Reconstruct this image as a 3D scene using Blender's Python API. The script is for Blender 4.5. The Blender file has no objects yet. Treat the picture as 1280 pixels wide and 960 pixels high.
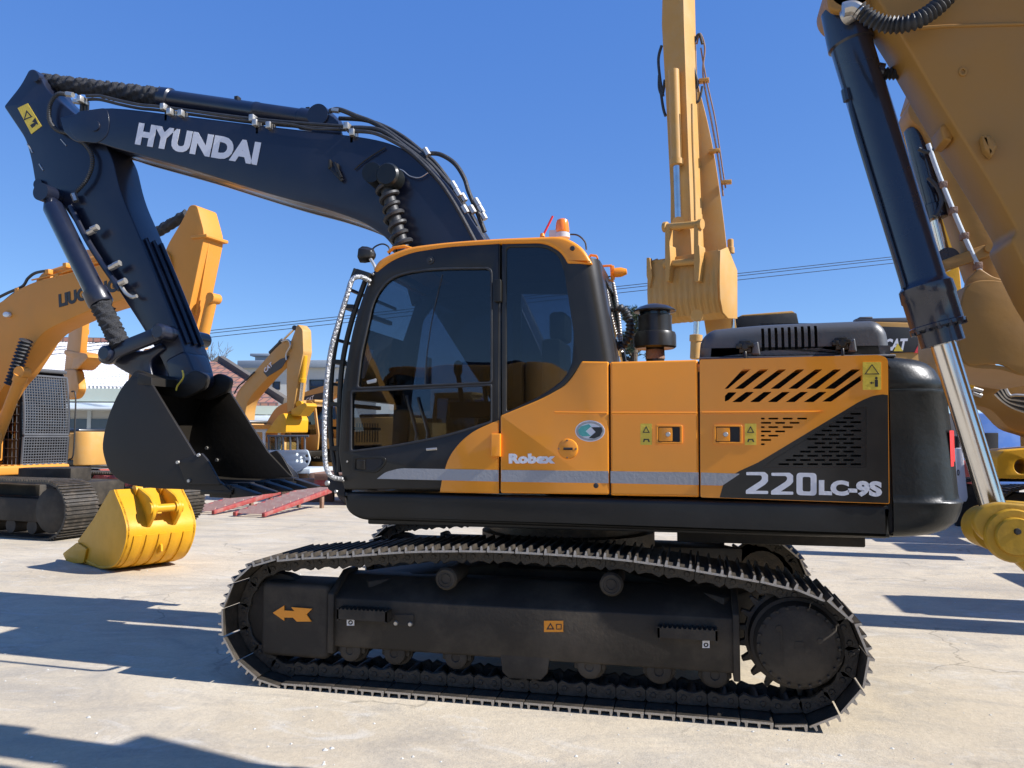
import bpy, bmesh, math, random
from mathutils import Vector, Matrix
random.seed(7)
R = math.radians
scene = bpy.context.scene
COL = scene.collection
PI = math.pi

# ------------------------------------------------------------------ camera
F = 967.0
YAW, PITCH = R(13.3), R(3.85)
CAMP = Vector((0.0, -4.84, 1.70))
FWD = Vector((-math.sin(YAW)*math.cos(PITCH), math.cos(YAW)*math.cos(PITCH), math.sin(PITCH)))
RGT = Vector((math.cos(YAW), math.sin(YAW), 0))
UPV = RGT.cross(FWD)
cam_d = bpy.data.cameras.new('camera'); cam = bpy.data.objects.new('camera', cam_d); COL.objects.link(cam)
cam_d.sensor_width = 36; cam_d.sensor_fit = 'HORIZONTAL'; cam_d.lens = F/1280*36
cam_d.clip_start = 0.05; cam_d.clip_end = 5000
mm = Matrix((RGT, UPV, -FWD)).transposed().to_4x4(); mm.translation = CAMP
cam.matrix_world = mm
scene.camera = cam

def ray(px, py): return FWD + RGT*((px-640)/F) + UPV*((480-py)/F)
def G(px, py, z=0.0):
    d = ray(px, py); return CAMP + d*((z-CAMP.z)/d.z)

class Pl:
    """vertical working plane: through (x,y), horizontal direction at angle a"""
    def __init__(s, o, a):
        s.o = Vector((o[0], o[1], 0)); s.a = R(a)
        s.t = Vector((math.cos(s.a), math.sin(s.a), 0)); s.n = Vector((-math.sin(s.a), math.cos(s.a), 0))
    def at(s, px, py, d=0.0):
        r = ray(px, py); k = (s.n.dot(s.o - CAMP) + d)/s.n.dot(r); return CAMP + r*k
    def sz(s, px, py, d=0.0):
        p = s.at(px, py, d); return ((p-s.o).dot(s.t), p.z)
    def w(s, a, d, z): return s.o + s.t*a + s.n*d + Vector((0, 0, z))
    def mat(s, d=0.0):
        m = Matrix.Identity(4)
        n = s.n
        for i in range(3):
            m[i][0] = s.t[i]; m[i][1] = (0, 0, 1)[i]; m[i][2] = -n[i]
        m.translation = s.o + n*d
        return m

# ------------------------------------------------------------------ objects
LOC = {}
def base_of(parent):
    return LOC.get(parent.name, Vector((0, 0, 0))) if parent else Vector((0, 0, 0))
def thing(name, label, cat, loc, group=None):
    o = bpy.data.objects.new(name, None); COL.objects.link(o)
    o.empty_display_size = 0.3
    o.location = loc; o['label'] = label; o['category'] = cat
    if group: o['group'] = group
    LOC[o.name] = Vector(loc); return o
def tag(o, label, cat, group=None):
    o['label'] = label; o['category'] = cat
    if group: o['group'] = group
    return o
def link(name, me, mats, parent=None, smooth=True, ang=35):
    L = base_of(parent)
    me.transform(Matrix.Translation(-L))
    if not isinstance(mats, (list, tuple)): mats = [mats]
    if not me.materials:
        for m in mats: me.materials.append(m)
    if smooth:
        for p in me.polygons: p.use_smooth = True
        me.set_sharp_from_angle(angle=R(ang))
    o = bpy.data.objects.new(name, me); COL.objects.link(o)
    if parent: o.parent = parent
    LOC[o.name] = L
    return o

def curve_mesh(loops, half, bev, res=2):
    cu = bpy.data.curves.new('c', 'CURVE'); cu.dimensions = '2D'; cu.fill_mode = 'BOTH'
    for lp in loops:
        sp = cu.splines.new('POLY'); sp.points.add(len(lp)-1)
        for i, p in enumerate(lp): sp.points[i].co = (p[0], p[1], 0, 1)
        sp.use_cyclic_u = True
    bev = min(bev, half*0.98)
    cu.extrude = max(half-bev, 0.0); cu.bevel_depth = bev; cu.bevel_resolution = res; cu.offset = -bev
    ob = bpy.data.objects.new('c', cu); COL.objects.link(ob)
    dg = bpy.context.evaluated_depsgraph_get()
    me = bpy.data.meshes.new_from_object(ob.evaluated_get(dg))
    bpy.data.objects.remove(ob); bpy.data.curves.remove(cu)
    me.materials.clear()
    return me

def plate_mesh(loops, pl, d0, d1, bev=0.004, px=True, res=2):
    if loops and not isinstance(loops[0][0], (tuple, list)): loops = [loops]
    if px: loops = [[pl.sz(p[0], p[1], d0) for p in lp] for lp in loops]
    me = curve_mesh(loops, (d1-d0)/2, bev, res)
    me.transform(pl.mat((d0+d1)/2))
    bm = bmesh.new(); bm.from_mesh(me); bmesh.ops.remove_doubles(bm, verts=bm.verts, dist=1e-5)
    bmesh.ops.recalc_face_normals(bm, faces=bm.faces); bm.to_mesh(me); bm.free()
    return me
def plate(name, loops, pl, d0, d1, mat, parent=None, bev=0.004, px=True, res=2, cuts=None, ang=35):
    me = plate_mesh(loops, pl, d0, d1, bev, px, res)
    if cuts: me = boolean(me, [plate_mesh([c[0]], pl, c[1], c[2], 0, px) for c in cuts])
    return link(name, me, mat, parent, ang=ang)
def boolean(me, cutters):
    a = bpy.data.objects.new('a', me); COL.objects.link(a); tmp = []
    for c in cutters:
        b = bpy.data.objects.new('b', c); COL.objects.link(b); tmp.append(b)
        m = a.modifiers.new('x', 'BOOLEAN'); m.operation = 'DIFFERENCE'; m.solver = 'FAST'; m.object = b
    dg = bpy.context.evaluated_depsgraph_get()
    out = bpy.data.meshes.new_from_object(a.evaluated_get(dg))
    for b in tmp: bpy.data.objects.remove(b)
    bpy.data.objects.remove(a)
    return out

def rnd(pts, r, n=5):
    """fillet polygon corners; a point may carry its own radius"""
    out = []; N = len(pts)
    for i in range(N):
        p = Vector(pts[i][:2]); rr = pts[i][2] if len(pts[i]) > 2 else r
        a = Vector(pts[i-1][:2]) - p; b = Vector(pts[(i+1) % N][:2]) - p
        k = min(rr, a.length*.48, b.length*.48)
        if k < 1e-6: out.append(tuple(p)); continue
        A = p + a.normalized()*k; B = p + b.normalized()*k
        for j in range(n+1):
            t = j/n; q = A*(1-t)**2 + p*2*t*(1-t) + B*t*t; out.append((q.x, q.y))
    return out
def rect(x0, y0, x1, y1, r=0): 
    p = [(x0, y0), (x1, y0), (x1, y1), (x0, y1)]
    return rnd(p, r) if r else p
def cr(pts, n=8, closed=False):
    pts = [Vector(p) for p in pts]; N = len(pts); out = []
    rng = range(N) if closed else range(N-1)
    for i in rng:
        if closed: p0, p1, p2, p3 = pts[i-1], pts[i], pts[(i+1) % N], pts[(i+2) % N]
        else: p0, p1, p2, p3 = pts[max(i-1, 0)], pts[i], pts[i+1], pts[min(i+2, N-1)]
        for j in range(n):
            t = j/n
            out.append(0.5*((2*p1)+(p2-p0)*t+(2*p0-5*p1+4*p2-p3)*t*t+(3*p1-p0-3*p2+p3)*t**3))
    if not closed: out.append(pts[-1])
    return out
def ell(cx, cy, rx, ry, n=32): return [(cx+rx*math.cos(2*PI*i/n), cy+ry*math.sin(2*PI*i/n)) for i in range(n)]

class MB:
    def __init__(s): s.v = []; s.f = []; s.m = []
    def add(s, vs, fs, mi=0):
        k = len(s.v); s.v += [tuple(v) for v in vs]; s.f += [tuple(i+k for i in f) for f in fs]; s.m += [mi]*len(fs); return s
    def box(s, pl, a0, a1, d0, d1, z0, z1, mi=0):
        P = [pl.w(a, d, z) for z in (z0, z1) for d in (d0, d1) for a in (a0, a1)]
        return s.add(P, [(0, 2, 3, 1), (4, 5, 7, 6), (0, 1, 5, 4), (2, 6, 7, 3), (0, 4, 6, 2), (1, 3, 7, 5)], mi)
    def hexa(s, P, mi=0):   # 8 points: bottom 4 loop, top 4 loop
        return s.add(P, [(3, 2, 1, 0), (4, 5, 6, 7), (0, 1, 5, 4), (1, 2, 6, 5), (2, 3, 7, 6), (3, 0, 4, 7)], mi)
    def bar(s, p0, p1, w, h, mi=0, up=Vector((0, 0, 1))):
        p0 = Vector(p0); p1 = Vector(p1); t = (p1-p0).normalized()
        if abs(t.dot(up)) > .98: up = Vector((0, 1, 0))
        a = t.cross(up).normalized()*w/2; b = a.cross(t).normalized()*h/2
        return s.hexa([p0-a-b, p0+a-b, p0+a+b, p0-a+b, p1-a-b, p1+a-b, p1+a+b, p1-a+b], mi)
    def tube(s, pts, r, n=10, mi=0, cap=True):
        pts = [Vector(p) for p in pts]; N = len(pts); ring = []; up = None
        for i in range(N):
            t = (pts[min(i+1, N-1)] - pts[max(i-1, 0)])
            if t.length < 1e-9: t = Vector((0, 0, 1))
            t.normalize()
            if up is None:
                up = Vector((0, 0, 1)) if abs(t.z) < .9 else Vector((0, 1, 0))
            up = (up - t*up.dot(t)).normalized(); sd = t.cross(up)
            rr = r[i] if isinstance(r, (list, tuple)) else r
            ring.append([pts[i] + (up*math.cos(2*PI*j/n) + sd*math.sin(2*PI*j/n))*rr for j in range(n)])
        vs = [v for q in ring for v in q]; fs = []
        for i in range(N-1):
            for j in range(n): fs.append((i*n+j, i*n+(j+1) % n, (i+1)*n+(j+1) % n, (i+1)*n+j))
        if cap: fs.append(tuple(range(n-1, -1, -1))); fs.append(tuple((N-1)*n+j for j in range(n)))
        return s.add(vs, fs, mi)
    def lathe(s, o, ax, prof, n=32, mi=0):
        o = Vector(o); ax = Vector(ax).normalized(); pts = [o+ax*p[0] for p in prof]
        up = Vector((0, 0, 1)) if abs(ax.z) < .9 else Vector((0, 1, 0)); up = (up-ax*up.dot(ax)).normalized(); sd = ax.cross(up)
        vs = []; fs = []
        for p, q in zip(pts, prof):
            vs += [p + (up*math.cos(2*PI*j/n)+sd*math.sin(2*PI*j/n))*max(q[1], 1e-4) for j in range(n)]
        for i in range(len(prof)-1):
            for j in range(n): fs.append((i*n+j, i*n+(j+1) % n, (i+1)*n+(j+1) % n, (i+1)*n+j))
        fs.append(tuple(range(n-1, -1, -1))); fs.append(tuple((len(prof)-1)*n+j for j in range(n)))
        return s.add(vs, fs, mi)
    def prism(s, pts, off, mi=0):   # planar loop + offset vector
        N = len(pts); off = Vector(off); vs = [Vector(p) for p in pts]+[Vector(p)+off for p in pts]
        return s.add(vs, [tuple(range(N)), tuple(range(2*N-1, N-1, -1))]+[(i, i+N, (i+1) % N+N, (i+1) % N) for i in range(N)], mi)
    def mesh(s, bev=0, seg=2):
        me = bpy.data.meshes.new('m'); me.from_pydata(s.v, [], s.f)
        for p, i in zip(me.polygons, s.m): p.material_index = i
        bm = bmesh.new(); bm.from_mesh(me); bmesh.ops.recalc_face_normals(bm, faces=bm.faces)
        if bev:
            es = [e for e in bm.edges if len(e.link_faces) == 2 and e.calc_face_angle(0) > R(35)]
            bmesh.ops.bevel(bm, geom=es, offset=bev, segments=seg, profile=.5, affect='EDGES', clamp_overlap=True)
        bm.to_mesh(me); bm.free(); return me
    def build(s, name, mats, parent=None, bev=0, smooth=True, ang=35, seg=2):
        return link(name, s.mesh(bev, seg), mats, parent, smooth, ang)

def lp(pl, pts, d, n=8, smooth=True):
    """pixel polyline -> world points; d a number or one per point"""
    ds = d if isinstance(d, (list, tuple)) else [d]*len(pts)
    w = [pl.at(p[0], p[1], q) for p, q in zip(pts, ds)]
    return cr(w, n) if smooth and len(w) > 2 else w
def hose(name, pl, pts, d, r, mat, parent, ribs=None, n=10, seg=8):
    w = lp(pl, pts, d, seg)
    if ribs:
        L = sum((w[i+1]-w[i]).length for i in range(len(w)-1)); k = max(int(L/ribs*6), 8); w = resample(w, k)
        rr = [r*(1+.16*math.cos(2*PI*(i/6))) for i in range(len(w))]
        return MB().tube(w, rr, n).build(name, mat, parent, ang=60)
    return MB().tube(w, r, n).build(name, mat, parent)
def resample(w, k, closed=False):
    w = list(w)
    if closed: w = w+[w[0]]
    S = [0]
    for i in range(len(w)-1): S.append(S[-1]+(w[i+1]-w[i]).length)
    out = []; j = 0; m = k if closed else k-1
    for i in range(k):
        s = S[-1]*i/m
        while j < len(S)-2 and S[j+1] < s: j += 1
        t = (s-S[j])/max(S[j+1]-S[j], 1e-9); out.append(w[j].lerp(w[j+1], t))
    return out
def sleeve(name, pl, p0, p1, d, r0, r1, mat, parent, bump=.12, d1=None, k=90):
    a = pl.at(p0[0], p0[1], d); b = pl.at(p1[0], p1[1], d if d1 is None else d1)
    w = [a.lerp(b, i/(k-1)) for i in range(k)]; me = MB()
    me.tube(w, [(r0+(r1-r0)*i/(k-1)) for i in range(k)], 28)
    rg = random.Random(3)
    ph = [rg.uniform(0, 6) for _ in range(k)]
    ax = (b-a).normalized()
    for i, v in enumerate(me.v):
        c = w[i//28]; q = Vector(v)-c; j = i % 28
        kf = 1+bump*(.55*math.sin(i//28*1.15+.7*math.sin(j*.9)+ph[(i//28)//5]*.35)+.45*math.sin(j*1.35+i//28*.5)+.35*rg.uniform(-1, 1))
        me.v[i] = tuple(c+q*kf)
    return me.build(name, mat, parent, ang=80)

def text(name, s, quad, pl, d, mat, parent, bold=.02, th=.003, shear=0, space=1.0):
    """quad: bottom-left, bottom-right, top-left pixels on the plane at offset d"""
    cu = bpy.data.curves.new('t', 'FONT'); cu.body = s; cu.size = 1; cu.offset = bold; cu.extrude = .5; cu.space_character = space; cu.shear = shear
    cu.resolution_u = 4
    ob = bpy.data.objects.new('t', cu); COL.objects.link(ob)
    me = bpy.data.meshes.new_from_object(ob.evaluated_get(bpy.context.evaluated_depsgraph_get()))
    bpy.data.objects.remove(ob); bpy.data.curves.remove(cu); me.materials.clear()
    xs = [v.co.x for v in me.vertices]; ys = [v.co.y for v in me.vertices]
    x0, x1, y0, y1 = min(xs), max(xs), min(ys), max(ys)
    A, B, C = [pl.at(q[0], q[1], d) if not isinstance(q, Vector) else q for q in quad]
    for v in me.vertices:
        u = (v.co.x-x0)/(x1-x0); w = (v.co.y-y0)/(y1-y0)
        v.co = A+(B-A)*u+(C-A)*w - pl.n*(th if v.co.z > 0 else 0)
    return link(name, me, mat, parent, smooth=False)

# ------------------------------------------------------------------ materials
def new_mat(name):
    m = bpy.data.materials.new(name); m.use_nodes = True; return m, m.node_tree.nodes, m.node_tree.links
def paint(name, col, rough=.35, metal=0, coat=.0, dirt=.12, dirtcol=(.36, .30, .22), scale=2.0, bump=.02, bscale=60, var=.08, coatr=.08, spec=.5):
    m, N, L = new_mat(name); b = N['Principled BSDF']
    tc = N.new('ShaderNodeTexCoord')
    n1 = N.new('ShaderNodeTexNoise'); n1.inputs['Scale'].default_value = scale; n1.inputs['Detail'].default_value = 8; n1.inputs['Roughness'].default_value = .65
    L.new(tc.outputs['Object'], n1.inputs['Vector'])
    rp = N.new('ShaderNodeValToRGB'); rp.color_ramp.elements[0].position = .45; rp.color_ramp.elements[1].position = .75
    L.new(n1.outputs['Fac'], rp.inputs['Fac'])
    n2 = N.new('ShaderNodeTexNoise'); n2.inputs['Scale'].default_value = scale*.6; n2.inputs['Detail'].default_value = 4
    mp = N.new('ShaderNodeMapping'); mp.inputs['Location'].default_value = (5, 3, 1); L.new(tc.outputs['Object'], mp.inputs['Vector']); L.new(mp.outputs['Vector'], n2.inputs['Vector'])
    hs = N.new('ShaderNodeMix'); hs.data_type = 'RGBA'
    hs.inputs['A'].default_value = (*[c*(1-var) for c in col], 1); hs.inputs['B'].default_value = (*[min(c*(1+var), 1) for c in col], 1)
    L.new(n2.outputs['Fac'], hs.inputs['Factor'])
    mx = N.new('ShaderNodeMix'); mx.data_type = 'RGBA'; mx.inputs['B'].default_value = (*dirtcol, 1)
    mu = N.new('ShaderNodeMath'); mu.operation = 'MULTIPLY'; mu.inputs[1].default_value = dirt
    L.new(rp.outputs['Color'], mu.inputs[0]); L.new(mu.outputs[0], mx.inputs['Factor']); L.new(hs.outputs['Result'], mx.inputs['A'])
    L.new(mx.outputs['Result'], b.inputs['Base Color'])
    rr = N.new('ShaderNodeMapRange'); rr.inputs['To Min'].default_value = rough*.8; rr.inputs['To Max'].default_value = min(rough*1.35, 1)
    L.new(n1.outputs['Fac'], rr.inputs['Value']); L.new(rr.outputs['Result'], b.inputs['Roughness'])
    b.inputs['Metallic'].default_value = metal; b.inputs['Coat Weight'].default_value = coat; b.inputs['Coat Roughness'].default_value = coatr
    b.inputs['Specular IOR Level'].default_value = spec
    if bump:
        n3 = N.new('ShaderNodeTexNoise'); n3.inputs['Scale'].default_value = bscale; n3.inputs['Detail'].default_value = 3
        L.new(tc.outputs['Object'], n3.inputs['Vector'])
        bp = N.new('ShaderNodeBump'); bp.inputs['Strength'].default_value = min(1, bump*10); bp.inputs['Distance'].default_value = .01 if bump < .05 else .02
        L.new(n3.outputs['Fac'], bp.inputs['Height']); L.new(bp.outputs['Normal'], b.inputs['Normal'])
        if coat: L.new(bp.outputs['Normal'], b.inputs['Coat Normal'])
    return m
M = {}
M['orange'] = paint('orange_paint', (.82, .285, .012), .33, spec=.4, coat=.35, dirt=.14, dirtcol=(.45, .26, .09), bump=.008, bscale=7, coatr=.05)
M['black'] = paint('black_gloss_paint', (.016, .014, .011), .30, spec=.35, coat=.15, dirt=.05, bump=.006, bscale=9)
M['boomblack'] = paint('navy_black_paint', (.008, .011, .024), .30, coat=.25, dirt=.03, bump=.006, bscale=8)
M['cwblack'] = paint('charcoal_green_paint', (.009, .011, .011), .36, spec=.3, coat=.15, dirt=.25, dirtcol=(.028, .032, .030), scale=3, bump=.02, bscale=30, coatr=.2)
M['hood'] = paint('hood_grey_paint', (.068, .070, .074), .42, coat=.2, dirt=.15, dirtcol=(.14, .14, .14), bump=.01, bscale=40)
M['sill'] = paint('sill_black_paint', (.014, .013, .010), .4, spec=.3, coat=.1, dirt=.15, dirtcol=(.09, .085, .075), bump=.01, bscale=20)
M['frame'] = paint('undercarriage_black', (.030, .025, .019), .62, spec=.3, dirt=.75, dirtcol=(.105, .086, .062), bump=.02, bscale=45)
M['shoe'] = paint('track_steel', (.036, .031, .024), .5, metal=.2, dirt=.75, dirtcol=(.13, .10, .07), scale=9, bump=.04, bscale=70)
M['worn_lit'] = paint('worn_sunlit_steel', (.46, .42, .36), .4, metal=.4, dirt=.85, dirtcol=(.10, .08, .06), scale=9, bump=.03)  # bare wear, with the colour lightened for sunlight on the shoe ends
M['bucketblack'] = paint('bucket_black_paint', (.018, .015, .011), .42, spec=.35, dirt=.12, dirtcol=(.06, .05, .04), bump=.01, bscale=25)
M['dark'] = paint('dark_interior', (.012, .012, .013), .6, dirt=.1, dirtcol=(.05, .05, .05))
M['rubber'] = paint('rubber_hose', (.022, .023, .025), .5, dirt=.3, dirtcol=(.10, .10, .10), scale=12)
M['sleeve'] = paint('woven_black_sleeve', (.022, .023, .027), .65, dirt=.4, dirtcol=(.08, .08, .08), scale=30, bump=.08, bscale=130)
M['grey'] = paint('grey_stripe_paint', (.34, .34, .34), .4, spec=.3, dirt=.1)
M['white'] = paint('white_lettering', (.72, .72, .74), .5, dirt=.05)
M['yellowsticker'] = paint('yellow_sticker', (.72, .52, .05), .4, dirt=.05)
M['blackink'] = paint('black_ink', (.02, .02, .02), .5, dirt=0)
M['chrome'] = paint('chrome_rod', (.70, .68, .64), .16, metal=1, dirt=.4, dirtcol=(.3, .25, .18), bump=.0, var=.03)
M['zinc'] = paint('zinc_fitting', (.50, .48, .44), .35, metal=.8, dirt=.2, bump=.01)
M['silver'] = paint('silver_wrapped_rail', (.40, .40, .40), .38, metal=.7, dirt=.25, dirtcol=(.2, .2, .2), scale=25, bump=.10, bscale=55)
M['yellow'] = paint('bright_yellow_paint', (.62, .31, .010), .45, spec=.3, coat=.0, dirt=.3, dirtcol=(.42, .22, .03), scale=5, bump=.02, bscale=22)
M['lgyellow'] = paint('loader_yellow_paint', (.60, .245, .035), .48, spec=.3, coat=.0, dirt=.25, dirtcol=(.40, .24, .09), bump=.012, bscale=22)
M['mustard'] = paint('mustard_link_paint', (.46, .25, .015), .42, spec=.35, dirt=.55, dirtcol=(.26, .15, .03), scale=6, bump=.03, bscale=18)
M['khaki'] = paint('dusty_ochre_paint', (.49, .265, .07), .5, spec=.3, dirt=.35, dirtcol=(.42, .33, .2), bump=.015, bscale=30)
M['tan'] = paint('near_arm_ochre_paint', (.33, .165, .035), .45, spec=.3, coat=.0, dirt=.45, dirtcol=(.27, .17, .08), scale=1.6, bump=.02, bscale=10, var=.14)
M['cyl'] = paint('cylinder_blue_black', (.012, .017, .030), .25, coat=.5, dirt=.08, dirtcol=(.06, .05, .04), bump=.012, bscale=10)
M['red'] = paint('red_oxide_paint', (.30, .045, .04), .6, dirt=.75, dirtcol=(.3, .2, .16), scale=6)
M['redlens'] = paint('red_reflector', (.75, .05, .05), .25, dirt=.02)
M['amber'] = paint('amber_lens', (.85, .22, .02), .15, coat=.6, dirt=0, bump=0)
M['pinkrust'] = paint('worn_red_cleats', (.34, .20, .17), .7, dirt=.6, dirtcol=(.42, .36, .30), scale=7, bump=.04)
M['rust'] = paint('rusty_steel', (.22, .12, .075), .75, dirt=.5, dirtcol=(.33, .26, .2), scale=7, bump=.05)
M['lightgrey'] = paint('pale_grey_paint', (.46, .52, .56), .5, dirt=.2)
M['blue'] = paint('blue_tarp_paint', (.08, .20, .55), .4, dirt=.3, dirtcol=(.3, .42, .62), scale=3)
M['teal'] = paint('teal_logo', (.08, .36, .33), .4, dirt=0)
M['lamp'] = paint('lamp_glass', (.55, .57, .6), .08, coat=1, dirt=0, bump=0)
M['mesh'] = paint('grey_guard_wire', (.09, .095, .105), .5, metal=.2, dirt=.2, dirtcol=(.2, .2, .2))
M['conc_wall'] = paint('painted_wall', (.52, .51, .46), .85, dirt=.25, dirtcol=(.36, .34, .3), scale=.5, bump=.02, bscale=4)
M['greyroof'] = paint('grey_parapet', (.25, .29, .33), .8, dirt=.2, dirtcol=(.2, .22, .24), scale=.6)
M['wood'] = paint('dark_roof_boards', (.11, .095, .08), .85, dirt=.3, dirtcol=(.2, .18, .15), scale=1.5)
M['fascia'] = paint('pale_green_fascia', (.40, .46, .40), .7, dirt=.2, scale=.8)
M['win'] = paint('house_window_glass', (.05, .08, .12), .08, dirt=.0, bump=0)

def stripes(name, c1, c2, scale, axis='X', rough=.6, bump=.3, rows=None):
    m, N, L = new_mat(name); b = N['Principled BSDF']; tc = N.new('ShaderNodeTexCoord')
    wv = N.new('ShaderNodeTexWave'); wv.bands_direction = axis; wv.inputs['Scale'].default_value = scale; wv.inputs['Distortion'].default_value = .3
    L.new(tc.outputs['Object'], wv.inputs['Vector'])
    n = N.new('ShaderNodeTexNoise'); n.inputs['Scale'].default_value = 1.2; n.inputs['Detail'].default_value = 6; L.new(tc.outputs['Object'], n.inputs['Vector'])
    mx = N.new('ShaderNodeMix'); mx.data_type = 'RGBA'; mx.inputs['A'].default_value = (*c1, 1); mx.inputs['B'].default_value = (*c2, 1)
    L.new(n.outputs['Fac'], mx.inputs['Factor']); L.new(mx.outputs['Result'], b.inputs['Base Color'])
    bp = N.new('ShaderNodeBump'); bp.inputs['Strength'].default_value = bump; bp.inputs['Distance'].default_value = .05
    L.new(wv.outputs['Fac'], bp.inputs['Height']); L.new(bp.outputs['Normal'], b.inputs['Normal']); b.inputs['Roughness'].default_value = rough
    return m
M['whiteroof'] = stripes('white_ribbed_sheet_roof', (.72, .72, .72), (.55, .56, .57), 2.2, 'X', .6, .8)
M['palewall'] = paint('pale_metal_wall', (.42, .43, .42), .7, dirt=.3, scale=.4)
def tiles():
    m, N, L = new_mat('terracotta_roof_tiles'); b = N['Principled BSDF']; tc = N.new('ShaderNodeTexCoord')
    mp = N.new('ShaderNodeMapping'); mp.inputs['Rotation'].default_value = (R(90), 0, 0)
    L.new(tc.outputs['Object'], mp.inputs['Vector'])
    br = N.new('ShaderNodeTexBrick'); br.inputs['Scale'].default_value = 1; br.inputs['Brick Width'].default_value = .35; br.inputs['Row Height'].default_value = .3
    br.inputs['Color1'].default_value = (.42, .15, .08, 1); br.inputs['Color2'].default_value = (.30, .12, .075, 1); br.inputs['Mortar'].default_value = (.10, .05, .04, 1); br.inputs['Mortar Size'].default_value = .035
    L.new(mp.outputs['Vector'], br.inputs['Vector'])
    n = N.new('ShaderNodeTexNoise'); n.inputs['Scale'].default_value = 2; n.inputs['Detail'].default_value = 8; L.new(tc.outputs['Object'], n.inputs['Vector'])
    mx = N.new('ShaderNodeMix'); mx.data_type = 'RGBA'; mx.blend_type = 'MULTIPLY'; mx.inputs['Factor'].default_value = .6
    L.new(br.outputs['Color'], mx.inputs['A']); L.new(n.outputs['Color'], mx.inputs['B']); 
    br2 = N.new('ShaderNodeBrightContrast'); br2.inputs['Bright'].default_value = .05; L.new(mx.outputs['Result'], br2.inputs['Color']); L.new(br2.outputs['Color'], b.inputs['Base Color'])
    bp = N.new('ShaderNodeBump'); bp.inputs['Strength'].default_value = .8; bp.inputs['Distance'].default_value = .04; L.new(br.outputs['Fac'], bp.inputs['Height']); bp.invert = True; L.new(bp.outputs['Normal'], b.inputs['Normal'])
    b.inputs['Roughness'].default_value = .8; return m
M['tiles'] = tiles()
def glass(name, tint, refl=1.0, rough=.01):
    m, N, L = new_mat(name); N.remove(N['Principled BSDF']); out = N['Material Output']
    tr = N.new('ShaderNodeBsdfTransparent'); tr.inputs['Color'].default_value = (*tint, 1)
    gl = N.new('ShaderNodeBsdfGlossy'); gl.inputs['Roughness'].default_value = rough; gl.inputs['Color'].default_value = (refl, refl, refl, 1)
    fr = N.new('ShaderNodeFresnel'); fr.inputs['IOR'].default_value = 1.52
    nz = N.new('ShaderNodeTexNoise'); nz.inputs['Scale'].default_value = 1.5
    bp = N.new('ShaderNodeBump'); bp.inputs['Strength'].default_value = .05; bp.inputs['Distance'].default_value = .05
    tc = N.new('ShaderNodeTexCoord'); L.new(tc.outputs['Object'], nz.inputs['Vector']); L.new(nz.outputs['Fac'], bp.inputs['Height'])
    L.new(bp.outputs['Normal'], gl.inputs['Normal'])
    mx = N.new('ShaderNodeMixShader'); L.new(fr.outputs[0], mx.inputs[0]); L.new(tr.outputs[0], mx.inputs[1]); L.new(gl.outputs[0], mx.inputs[2]); L.new(mx.outputs[0], out.inputs['Surface'])
    return m
M['glass'] = glass('tinted_cab_glass', (.44, .48, .53))
M['clearglass'] = glass('clear_dusty_glass', (.5, .55, .55))
def bark():
    return paint('bark', (.10, .075, .05), .9, dirt=.2, bump=.06, bscale=20)
M['bark'] = bark()
M['leaf'] = paint('pine_needles', (.055, .085, .045), .7, dirt=.3, dirtcol=(.09, .10, .05), scale=4)

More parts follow.
